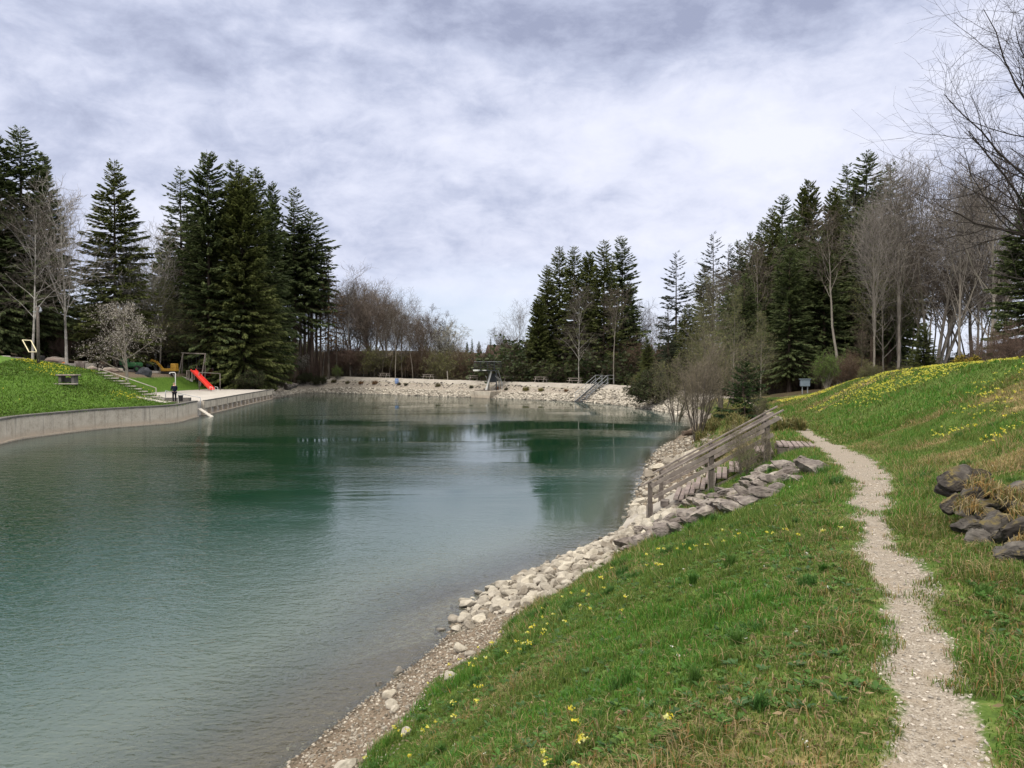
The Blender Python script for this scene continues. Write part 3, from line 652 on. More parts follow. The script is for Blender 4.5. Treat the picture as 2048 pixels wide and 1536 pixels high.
def bare_tree(seed, H=16, r0=.2, stems=1, spread=0.08, limbs=14, t0=.3, ang=.75, lr=.42, up1=.06, sub=(7, 6, 4), jit=.09, conic=.5, rmin=.010, tw=(.10, .08, .065), bud=None, nb=0, lean=(0, 0), sway=.03, bs=.09, lf=None):
    """leafless tree: returns (trunk mesh arrays, crown mesh arrays with tint)"""
    rng = np.random.default_rng(seed)
    az = rng.random(stems) * 6.28; an = (spread * (0.4 + rng.random(stems))) if stems > 1 else np.zeros(1)
    D0 = np.stack([np.sin(an) * np.cos(az) + lean[0], np.sin(an) * np.sin(az) + lean[1], np.cos(an)], 1)
    P0 = np.stack([np.cos(az), np.sin(az), az * 0], 1) * (r0 * 1.1 * (stems > 1)); P0[:, 2] = -.25
    L = np.full(stems, H) * (1 if stems == 1 else 1) * (1 - .28 * rng.random(stems) * (stems > 1))
    P = paths(rng, P0, D0, L, 14, sway, .02); u = np.linspace(0, 1, 14)
    R = r0 * (1 if stems == 1 else 1) * (np.maximum(1 - u, .04) ** .8 + .35 * np.exp(-u * 26))[None] * np.ones((stems, 1))
    lf = lf or (lambda t: np.clip(1.25 - conic * 1.5 * (t - t0) / (1 - t0), .22, 2) * np.clip((t - t0) / .08 + .55, 0, 1))
    P1, R1, L1 = children(rng, P, R, L, limbs, t0, .98, ang, lr, .5, 8, jit, up1, .2, lf, rmin * 1.6)
    P2, R2, L2 = children(rng, P1, R1, L1, sub[0], .18, .98, .75, .48, .55, 6, jit * 1.2, up1, .3, lambda t: 1.2 - .6 * t, rmin * 1.2)
    P3, R3, L3 = children(rng, P2, R2, L2, sub[1], .15, 1.0, .75, .52, .6, 5, jit * 1.4, up1 * .8, .4, None, rmin)
    lev = [(P2, R2, 4), (P3, R3, 3)]
    Pe, Re, Le = P3, R3, L3
    if len(sub) > 2 and sub[2]:
        P4, R4, L4 = children(rng, P3, R3, L3, sub[2], .2, 1.0, .7, .6, .7, 3, jit * 1.4, up1 * .5, .5, None, rmin * .8)
        lev.append((P4, R4, 3)); Pe, Re, Le = P4, R4, L4
    trunk = join([tube_arrays(P, R, 9), tube_arrays(P1, R1, 5)])
    parts = []; tint = []
    for p, r, s in lev:
        v, f = tube_arrays(p, r, s); parts.append((v, f))
        c = np.array(tw) * (0.75 + 0.5 * rng.random((len(p), 1))); tint.append(np.repeat(c, p.shape[1] * s, axis=0))
    if bud and nb:
        # buds, young leaves or blossom along the twigs
        B, n, _ = Pe.shape; idx = rng.integers(0, B, nb); tt = rng.random(nb) * (n - 1.001); i0 = tt.astype(int); w = (tt - i0)[:, None]
        c = Pe[idx, i0] * (1 - w) + Pe[idx, i0 + 1] * w + rng.normal(0, bs * .5, (nb, 3))
        v, f = leaf_quads(rng, c, bs); parts.append((v, f))
        bc = np.array(bud)[rng.integers(0, len(bud), nb)] * (0.8 + .4 * rng.random((nb, 1))); tint.append(np.repeat(bc, 4, axis=0))
    crown = join(parts)
    return trunk, (crown[0], crown[1], np.vstack(tint))

def leaf_quads(rng, c, size, flat=0.0, asp=.6):
    n = len(c); a = nrm(rng.normal(0, 1, (n, 3)) * np.array([1, 1, 1 - flat])); b = nrm(np.cross(a, rng.normal(0, 1, (n, 3))))
    s = size * (.6 + .8 * rng.random((n, 1)))
    a = a * s; b = b * s * asp
    V = np.stack([c - a * .5, c + b * .5, c + a * .5, c - b * .5], 1).reshape(-1, 3)
    return V, np.arange(4 * n).reshape(-1, 4)

def spruce(seed, H=22, Rm=3.0, bare=.12, whorl=.42, nb=7, step=.26, droop=.30, thin=0.0, sz=.42, cols=None, r0=None, power=.75, stubs=True, ragged=.25):
    """Norway spruce: trunk plus whorls of drooping limbs hung with sprays of needles"""
    rng = np.random.default_rng(seed); cols = cols or [(.026, .042, .014), (.040, .060, .020), (.055, .074, .026)]
    r0 = r0 or H * .0105
    # trunk
    u = np.linspace(0, 1, 14); P = np.zeros((1, 14, 3)); P[0, :, 2] = u * H - .3 * (u == 0); P[0, :, :2] = np.cumsum(rng.normal(0, .02, (14, 2)), axis=0)
    R = (r0 * (np.maximum(1 - u, .02) ** .85 + .3 * np.exp(-u * 30)))[None]
    # limbs
    zs = []; z = bare * H
    while z < H * .985:
        for k in range(max(3, int(nb * (1 - .4 * z / H) + rng.integers(-1, 2)))): zs.append(z + rng.normal(0, whorl * .3))
        z += whorl * (1.0 - .45 * z / H)
    zs = np.array(zs); zs = zs[rng.random(len(zs)) > thin]; B = len(zs); q = np.clip((zs - bare * H) / (H * (1 - bare)), 0, 1)
    L = Rm * ((1 - q) ** power) * np.clip(.62 + q * 3.0, 0, 1) * (1 - ragged + ragged * 2.2 * rng.random(B)) + .16
    # uneven sides: whole sectors of the crown are fuller or thinner
    az = rng.random(B) * 2 * PI
    L *= 1 + .13 * np.sin(az * 2 + zs * .35 + seed) + .09 * np.sin(az * 3 - zs * .8)
    elev = np.clip(-.28 + q * .85, -.4, .62) + rng.normal(0, .12, B)
    n = 7; t = np.linspace(0, 1, n)
    hor = np.stack([np.cos(az), np.sin(az)], 1)
    rr = L[:, None] * t[None]; hh = L[:, None] * (np.tan(elev)[:, None] * t[None] * .8 - droop * (1 - q * .9)[:, None] * (t ** 1.5)[None] + .16 * (t ** 3)[None])
    PB = np.stack([hor[:, 0:1] * rr, hor[:, 1:2] * rr, zs[:, None] + hh], -1)
    RB = np.maximum(.006 + .016 * L[:, None] * (1 - .85 * t)[None] * .8, .008)
    # sprays
    cnt = np.maximum(3, (L / (step * .52)).astype(int)); bi = np.repeat(np.arange(B), cnt * 2)
    m = len(bi); tt = np.clip(.10 + .92 * rng.random(m) ** .8, 0, 1); fi = tt * (n - 1.001); i0 = fi.astype(int); w = (fi - i0)[:, None]
    p = PB[bi, i0] * (1 - w) + PB[bi, i0 + 1] * w; tan = nrm(PB[bi, i0 + 1] - PB[bi, i0])
    sd = np.stack([-hor[bi, 1], hor[bi, 0], np.zeros(m)], 1) * np.where(rng.random(m) < .5, 1, -1)[:, None]
    d = nrm(tan * (.55 + .3 * rng.random((m, 1))) + sd * (.25 + .75 * rng.random((m, 1))) * (1.1 - tt[:, None] * .75) + np.array([0, 0, -1.0]) * (.15 + .95 * rng.random((m, 1))) * (1.05 - q[bi] * .9)[:, None])
    ln = (sz * (.55 + .75 * rng.random(m)) * np.clip(.45 + L[bi] * .35, .35, 1.1))[:, None]; wd = ln * (.15 + .13 * rng.random((m, 1)))
    sid = nrm(np.cross(d, np.array([0, 0, 1.0]) + rng.normal(0, .45, (m, 3))))
    V = np.stack([p, p + d * ln * .45 + sid * wd, p + d * ln, p + d * ln * .5 - sid * wd], 1)
    V[:, 1, 2] -= .05; V[:, 3, 2] -= .05
    c = np.array(cols)[rng.integers(0, len(cols), m)] * (.75 + .5 * rng.random((m, 1)))
    # leader
    bv, bf = tube_arrays(PB, RB, 3)
    parts = [(V.reshape(-1, 3), np.arange(4 * m).reshape(-1, 4)), (bv, bf)]
    tint = np.vstack([np.repeat(c, 4, axis=0), np.tile([.06, .045, .03], (len(bv), 1)) * (.7 + .6 * rng.random((len(bv), 1)))])
    tp = [tube_arrays(P, R, 9)]
    if stubs and bare > .15:
        # dead, needle-less twigs on the lower stem
        nS = int(bare * H * 5); zz = rng.random(nS) ** .7 * bare * H; a2 = rng.random(nS) * 6.28
        D0 = np.stack([np.cos(a2), np.sin(a2), rng.normal(-.15, .2, nS)], 1)
        PS = paths(rng, np.stack([a2 * 0, a2 * 0, zz], 1), D0, .4 + 1.3 * rng.random(nS) * (zz / (bare * H)), 4, .12, -.05)
        sv, sf = tube_arrays(PS, np.tile([.018, .014, .010, .006], (nS, 1)), 3); tp.append((sv, sf))
    crown = join(parts)
    return join(tp), (crown[0], crown[1], tint)

def bush(seed, H=2.5, W=2.0, stems=16, leaf=None, nl=3000, ls=.09, tw=(.10, .08, .06), rmin=.007, sub=(6, 5), spread=.5, ang=.55):
    """many-stemmed shrub, leafless or with small leaves"""
    return bare_tree(seed, H, .022 + H * .004, stems, spread, 7, .25, ang, .42, .05, sub + (3,), .10, .4, rmin, tw, leaf, nl if leaf else 0, sway=.06, bs=ls)

BARKS = {}
def tree_mesh(name, arr, bark, needle=False, kind='tree'):
    (tv, tf), (cv, cf, ct) = arr
    tm = mesh(name + '_trunk', tv, tf, bark, smooth=True)
    cm = mesh(name + '_crown', cv, cf, M['needle'] if needle else M['twig'] if kind == 'bare' else M['leaf'], ct)
    H = float(max(tv[:, 2].max(), cv[:, 2].max()))
    return tm, cm, H
VAR = {}
def variant(key, name, arr, bark, needle=False, kind='tree'):
    VAR[key] = (name,) + tree_mesh(key, arr, bark, needle, kind)

def plant(key, x, y, top=None, H=None, label=None, cat='tree', group=None, rz=None, wide=1.0, sink=.0, tilt=0.0):
    """one tree: Empty at the foot, trunk and crown as its parts"""
    name, tm, cm, H0 = VAR[key]
    z = gz(x, y) - sink
    if H is None: H = top - z
    s = H / H0
    o = empty(name, (x, y, z), rz if rz is not None else random.uniform(0, 6.28), (s * wide, s * wide, s))
    if tilt: o.rotation_euler.y = tilt
    t = put('trunk', tm, o); c = put('crown', cm, o)
    tag(o, label, cat, group); return o
def lake_d(x, y):
    """distance outside the waterline"""
    q = fs - np.array([x, y]); j = int(np.argmin((q ** 2).sum(1))); return float(-(q[j] @ fdir[j]))
def plant_px(key, px, top_py, Y, label, cat='tree', group=None, dry=None, **kw):
    a = at(px, top_py, Y); need = dry if dry is not None else (8.6 if a.x > -31 else 4.0)
    while 100 < Y < 220 and lake_d(a.x, a.y) < need: Y += 2.0; a = at(px, top_py, Y)
    return plant(key, a.x, Y, a.z, None, label, cat, group, **kw)

random.seed(4)
DG = [(.072, .098, .040), (.100, .130, .050), (.130, .160, .062)]
OL = [(.088, .108, .034), (.120, .140, .044), (.150, .168, .056)]
variant('sp_a', 'spruce_tree', spruce(1, 24, 4.0, .08, cols=OL, nb=9, step=.19, whorl=.38), M['bark_spruce'], True)
variant('sp_b', 'spruce_tree', spruce(2, 24, 3.6, .14, cols=DG, whorl=.40, nb=9, step=.19), M['bark_spruce'], True)
variant('sp_c', 'spruce_tree', spruce(3, 24, 3.2, .26, cols=DG, thin=.1, whorl=.42, nb=8, step=.2, ragged=.25), M['bark_spruce'], True)
variant('sp_d', 'spruce_tree', spruce(5, 24, 3.0, .46, cols=DG, thin=.1, whorl=.42, nb=8, step=.2, ragged=.25, power=.6), M['bark_spruce'], True)
variant('sp_e', 'spruce_tree', spruce(12, 26, 2.6, .60, cols=DG, thin=.15, whorl=.42, nb=8, step=.2, ragged=.25, power=.6), M['bark_spruce'], True)
variant('sp_full', 'spruce_tree', spruce(6, 28, 5.2, .02, cols=OL, whorl=.36, nb=11, step=.17, sz=.50, power=.66, ragged=.22), M['bark_spruce'], True)
variant('sp_full2', 'spruce_tree', spruce(7, 28, 4.6, .05, cols=DG, whorl=.38, nb=10, step=.18, sz=.48, power=.70, ragged=.28), M['bark_spruce'], True)
variant('sp_thin', 'spruce_tree', spruce(8, 20, 3.1, .10, cols=[(.040, .052, .030), (.055, .068, .040)], thin=.3, whorl=.5, step=.26, sz=.42, nb=7), M['bark_spruce'], True)
variant('sp_small', 'spruce_tree', spruce(9, 3.2, 1.15, .03, cols=[(.022, .046, .016), (.034, .066, .022), (.05, .08, .028)], whorl=.20, nb=8, step=.10, sz=.22, r0=.045, power=.8, droop=.12), M['bark_spruce'], True)
variant('larch', 'larch_tree', spruce(10, 22, 2.7, .28, cols=[(.16, .105, .065), (.12, .085, .05), (.19, .13, .08)], thin=.3, whorl=.5, step=.5, sz=.34, nb=6, droop=.2), M['bark_grey'], True)
variant('bare_a', 'bare_tree', bare_tree(21, 16, .17, limbs=20, t0=.32, ang=.62, lr=.36, sub=(6, 5, 2), tw=(.14, .122, .108), rmin=.014), M['bark_grey'], kind='bare')
variant('bare_b', 'bare_tree', bare_tree(22, 17, .16, limbs=16, t0=.25, ang=.5, lr=.40, sub=(6, 5, 2), tw=(.16, .142, .125), up1=.08, rmin=.013), M['bark_pale'], kind='bare')
variant('bare_round', 'bare_tree', bare_tree(23, 18, .28, stems=3, spread=.20, limbs=14, t0=.22, ang=.62, lr=.42, jit=.06, up1=.11, sub=(8, 6, 3), tw=(.185, .15, .125), conic=.30, rmin=.020), M['bark_grey'], kind='bare')
variant('bare_multi', 'bare_tree', bare_tree(24, 15, .14, stems=5, spread=.30, limbs=10, t0=.3, ang=.55, lr=.34, sub=(6, 5, 3), tw=(.12, .10, .085), rmin=.016), M['bark_pale'], kind='bare')
variant('birch', 'birch_tree', bare_tree(25, 19, .15, limbs=26, t0=.28, ang=.75, lr=.26, sub=(6, 5, 3), tw=(.11, .095, .08), up1=.0, conic=.45, rmin=.014), M['bark_birch'], kind='bare')
variant('pole_a', 'bare_tree', bare_tree(26, 18, .13, limbs=12, t0=.55, ang=.5, lr=.24, sub=(6, 5, 3), tw=(.11, .092, .075), rmin=.018), M['bark_pale'], kind='bare')
variant('pole_b', 'bare_tree', bare_tree(27, 17, .15, limbs=13, t0=.5, ang=.55, lr=.26, sub=(6, 5, 3), tw=(.095, .075, .06), sway=.045, rmin=.020), M['bark_grey'], kind='bare')
variant('budding', 'bare_tree', bare_tree(28, 14, .13, limbs=18, t0=.2, ang=.7, lr=.34, sub=(7, 6, 3), tw=(.17, .155, .11), bud=[(.17, .19, .065), (.21, .21, .08)], nb=3200, bs=.13), M['bark_pale'])
variant('cherry', 'cherry_tree', bare_tree(29, 10, .24, limbs=18, t0=.2, ang=.95, lr=.48, sub=(8, 6, 3), tw=(.14, .12, .105), bud=[(.62, .58, .52), (.70, .66, .60), (.50, .47, .42), (.22, .20, .12)], nb=6500, bs=.12, up1=.03, conic=.6), M['bark_pale'])
variant('blossom', 'blossom_tree', bare_tree(30, 11, .15, stems=3, spread=.25, limbs=12, t0=.25, ang=.6, lr=.36, sub=(7, 6, 3), tw=(.17, .15, .13), bud=[(.66, .64, .58), (.58, .56, .48), (.40, .40, .28)], nb=5200, bs=.15), M['bark_grey'])
variant('bare_pale', 'bare_tree', bare_tree(36, 17, .16, limbs=18, t0=.25, ang=.55, lr=.38, sub=(7, 5, 2), tw=(.30, .275, .25), up1=.07, rmin=.018), M['bark_birch'], kind='bare')
variant('bare_tall', 'bare_tree', bare_tree(37, 18, .15, limbs=20, t0=.28, ang=.42, lr=.36, sub=(7, 5, 2), tw=(.20, .18, .165), up1=.10, rmin=.014, jit=.07), M['bark_pale'], kind='bare')
variant('brush', 'bare_bush', bush(31, 6, 4, 14, tw=(.12, .085, .06), rmin=.010), M['bark_grey'], kind='bare')
variant('brush_red', 'bare_bush', bush(32, 6, 4, 14, tw=(.15, .105, .085), rmin=.010), M['bark_grey'], kind='bare')
variant('brush_olive', 'budding_bush', bush(33, 6, 4, 14, leaf=[(.13, .15, .045), (.17, .18, .06), (.19, .18, .075)], nl=5500, ls=.15, tw=(.17, .15, .10), rmin=.009), M['bark_grey'])
variant('leafy', 'leafy_bush', bush(34, 5, 3.5, 16, leaf=[(.11, .20, .035), (.15, .25, .05), (.19, .29, .07)], nl=6500, ls=.15, tw=(.13, .12, .07), rmin=.008, spread=.38), M['bark_pale'])
variant('evergreen', 'evergreen_bush', bush(35, 3, 3, 18, leaf=[(.028, .045, .016), (.045, .062, .022), (.065, .08, .03)], nl=6500, ls=.17, tw=(.08, .06, .045), rmin=.008, spread=.9), M['bark_grey'])
# ------------------------------------------------------------------ where each tree stands
# left of the lake ---------------------------------------------------
for a in [
 ('sp_full2', -14, 262, 96, 'dark spruce cut by the photo edge at far left, tops out beside its taller neighbour', {}),
 ('sp_b', 38, 250, 99, 'tall dark spruce with a pointed tip at far left above the birch', {'wide': 1.35}),
 ('sp_full2', 84, 300, 104, 'broad dark spruce between the far left spruce and the grey bare tree', {'wide': .85}),
 ('birch', 60, 352, 88, 'slender birch with a white trunk in front of the far left spruces', {}),
 ('bare_pale', 128, 328, 97, 'tall grey bare tree rising between the two dark spruces on the left', {'wide': 1.0}),
 ('sp_a', 228, 318, 104, 'single spruce standing free between grey bare trees on the left slope', {'wide': 1.15}),
 ('cherry', 252, 598, 90, 'white blossoming cherry tree with a thick grey trunk on the lower lawn', {'wide': .9}),
 ('bare_pale', 250, 448, 104, 'pale bare tree standing just behind the white blossoming cherry', {}),
 ('bare_pale', 308, 408, 112, 'light grey bare tree in the gap left of the big spruce clump', {'wide': 1.2}),
 ('budding', 318, 545, 109, 'spreading olive budding tree just right of the cherry over the yellow digger', {'wide': 1.25}),
 ('budding', 345, 590, 113, 'low olive budding tree behind the swing frame', {'wide': 1.3}),
 ('sp_c', 360, 332, 118, 'narrow spruce on the left flank of the big spruce clump', {'wide': 1.1}),
 ('sp_full2', 415, 298, 114, 'tallest dark spruce of the big clump left of the lake', {}),
 ('sp_full', 484, 345, 115, 'massive olive spruce with limbs to the ground beside the concrete terrace', {'wide': 1.0}),
 ('sp_b', 470, 318, 122, 'dark spruce tip showing just above the massive olive spruce', {'wide': 1.2}),
 ('sp_b', 510, 333, 122, 'dark spruce standing right behind the massive olive spruce', {'wide': 1.2}),
 ('sp_full2', 545, 362, 121, 'dark full spruce on the right shoulder of the big left clump', {'wide': .7}),
 ('sp_c', 588, 372, 122, 'spruce with a bare lower stem at the right end of the left clump', {'wide': 1.15}),
 ('sp_d', 622, 415, 126, 'last tall spruce of the left clump, long bare stem', {'wide': 1.25}),
 ('sp_d', 608, 445, 130, 'shorter spruce with a long stem just left of the last tall one', {'wide': 1.1}),
 ('larch', 656, 500, 132, 'brown leafless larch beside the last spruce of the left clump', {}),
 ('larch', 672, 548, 138, 'smaller brown leafless larch right of the first larch', {'wide': .9}),
 ('bare_round', 742, 514, 150, 'big round bare tree with a brownish crown left of the sky gap', {'wide': 1.15}),
 ('bare_round', 706, 545, 158, 'bare tree filling the left side of the big round crown', {'wide': 1.0}),
 ('bare_round', 778, 548, 160, 'bare tree filling the right side of the big round crown', {'wide': 1.1}),
 ('bare_b', 806, 572, 156, 'bare tree with a slim upright crown right of the big round one', {'wide': 1.15}),
 ('bare_round', 842, 600, 158, 'lower round bare tree at the right end of the far left row', {'wide': 1.1}),
 ('blossom', 884, 640, 150, 'white blossoming tree at the edge of the sky gap', {'wide': 1.1}),
 ('pole_a', 700, 560, 146, 'slim bare tree left of the big round bare tree', {}),
 ('pole_a', 772, 590, 147, 'leaning slim bare tree under the big round crown', {'tilt': .07}),
]:
    plant_px(a[0], a[1], a[2], a[3], a[4], **a[5])
rng = random.Random(11)
# bare stems in the wood between the left clump and the sky gap
for i in range(34):
    px = 560 + i * 9.6 + rng.uniform(-5, 5); Y = rng.uniform(134, 172)
    if px > 880: continue
    plant_px(rng.choice(['pole_a', 'pole_b', 'pole_b', 'bare_a']), px, rng.uniform(560, 640) if px < 700 else rng.uniform(600, 660), Y,
             'thin bare stem in the leafless wood behind the left end of the dam', group='bare stems in the wood behind the left end of the dam', tilt=rng.uniform(-.04, .04))
for i in range(40):
    px = 548 + i * 8.6 + rng.uniform(-6, 6); Y = rng.uniform(140, 168)
    plant_px(rng.choice(['brush', 'brush_red', 'brush', 'brush_olive', 'brush_red']), px, rng.uniform(670, 738), Y, 'leafless brown thicket bush under the bare trees behind the left of the dam', 'bush', 'brown thicket bushes behind the left of the dam', wide=1.5, sink=.3)
for i in range(26):
    px = -30 + i * 16 + rng.uniform(-8, 8); Y = rng.uniform(112, 126)
    plant_px(rng.choice(['brush', 'brush_olive', 'evergreen', 'evergreen']), px, rng.uniform(618, 655), Y, 'dark bush in the shady strip of wood behind the left playground', 'bush', 'dark bushes in the wood behind the left playground', wide=1.7, sink=.3)
for px, top, Y, k in [(20, 520, 118, 'sp_b'), (105, 470, 122, 'sp_c'), (165, 560, 126, 'sp_c'), (262, 520, 126, 'sp_b'), (285, 560, 122, 'sp_full2'), (335, 470, 128, 'sp_full2'), (-10, 450, 112, 'sp_full2'), (195, 540, 122, 'sp_b')]:
    plant_px(k, px, top, Y, 'dark spruce half hidden in the shade behind the front trees of the left slope', group='shaded spruces behind the left slope trees', wide=1.25)
for px, top, Y, k in [(560, 470, 134, 'sp_e'), (575, 480, 140, 'sp_e'), (640, 520, 142, 'sp_e'), (600, 455, 136, 'sp_e'), (616, 490, 144, 'sp_e'), (586, 430, 131, 'sp_e'), (632, 470, 133, 'sp_e'), (530, 440, 136, 'sp_b'), (450, 420, 132, 'sp_full2'), (390, 420, 130, 'sp_full2')]:
    plant_px(k, px, top, Y, 'dark spruce half hidden behind the big spruce clump left of the lake', group='half hidden spruces in the big left clump', wide=1.1)
plant_px('brush_red', 128, 655, 101, 'small rust brown bush with dead leaves at the foot of the grey bare tree', 'bush', wide=.8)
plant_px('blossom', 600, 702, 131, 'small white flowering shrub among the stems at the left end of the dam', 'shrub')
plant_px('leafy', 672, 728, 143, 'small fresh green bush under bare trees at the left end of the dam', 'bush', wide=.9)
for px, top, Y, w, lb in [(575, 738, 124, 1.0, 'olive green shrub at the corner where the swimming wall meets the beach'), (610, 742, 132, 1.2, 'dark green shrub on the bank above the small beach'), (640, 748, 138, 1.0, 'low green shrub at the left end of the dam crest'),
                          (500, 735, 112, 1.3, 'dark shrub under the massive olive spruce beside the terrace'), (545, 745, 117, 1.1, 'green shrub at the far end of the terrace')]:
    plant_px('evergreen' if px != 575 else 'brush_olive', px, top, Y, lb, 'shrub', wide=w, dry=2.6)
# behind the dam -----------------------------------------------------
for a in [
 ('sp_a', 906, 680, 205, 'small distant conifer at the left of the valley gap beside the blossom tree', {}),
 ('sp_a', 934, 683, 190, 'dark conifer in the valley gap left of the diving tower', {}),
 ('sp_c', 944, 676, 200, 'thin pointed conifer in the valley gap, tallest near the tower', {'wide': .7}),
 ('sp_a', 958, 682, 195, 'conifer just behind the diving tower in the valley gap', {}),
 ('sp_c', 981, 672, 215, 'lone thin conifer in front of the brown roof', {'wide': .5}),
 ('sp_c', 1010, 674, 200, 'pale conifer right of the brown roof', {}),
 ('bare_b', 1044, 596, 165, 'bare tree with a fine grey crown left of the spruce group behind the dam', {'wide': 1.1}),
 ('bare_multi', 1030, 650, 172, 'low bare tree right of the brown roof', {'wide': 1.1}),
 ('sp_a', 1094, 528, 128, 'spruce at the left end of the group behind the dam', {}),
 ('sp_full', 1078, 590, 124, 'low broad spruce on the left skirt of the group behind the dam', {'wide': .9}),
 ('sp_a', 1119, 490, 133, 'second tall spruce from the left in the group behind the dam', {'wide': 1.05}),
 ('sp_a', 1149, 490, 127, 'olive spruce in the middle of the group behind the dam', {'wide': 1.05}),
 ('sp_full', 1178, 500, 131, 'broad spruce left of the tallest in the group behind the dam', {'wide': .72}),
 ('sp_a', 1208, 478, 126, 'tallest spruce of the group behind the dam', {'wide': 1.1}),
 ('sp_b', 1243, 470, 133, 'rightmost dark spruce of the group behind the dam', {'wide': 1.15}),
 ('sp_full2', 1258, 560, 136, 'dark lower spruce on the right skirt of the group behind the dam', {'wide': .7}),
 ('birch', 1159, 545, 113, 'grey bare birch in front of the spruce group behind the dam', {'wide': .8}),
 ('pole_a', 1228, 560, 112, 'pale bare stem right of the metal stairs in front of the spruces', {}),
 ('bare_multi', 1290, 590, 132, 'thin pale bare tree in the sky gap right of the spruce group', {'wide': .8}),
 ('sp_thin', 1354, 500, 112, 'thin see-through spruce standing alone right of the sky gap', {'wide': 1.1}),
]:
    plant_px(a[0], a[1], a[2], a[3], a[4], **a[5])
for i in range(34):
    px = 880 + i * 5.8 + rng.uniform(-6, 6); Y = rng.uniform(140, 172)
    plant_px(rng.choice(['brush', 'brush_red', 'brush_red', 'brush_olive']), px, rng.uniform(680, 742), Y, 'reddish brown leafless thicket bush behind the dam around the diving tower', 'bush', 'thicket bushes behind the dam around the diving tower', wide=1.1, sink=.5)
for i in range(14):
    px = 1060 + i * 16 + rng.uniform(-6, 6); Y = rng.uniform(122, 145)
    plant_px(rng.choice(['evergreen', 'evergreen', 'brush']), px, rng.uniform(660, 715), Y, 'dark undergrowth bush beneath the spruce group behind the dam', 'bush', 'undergrowth bushes beneath the spruce group behind the dam', wide=1.6)
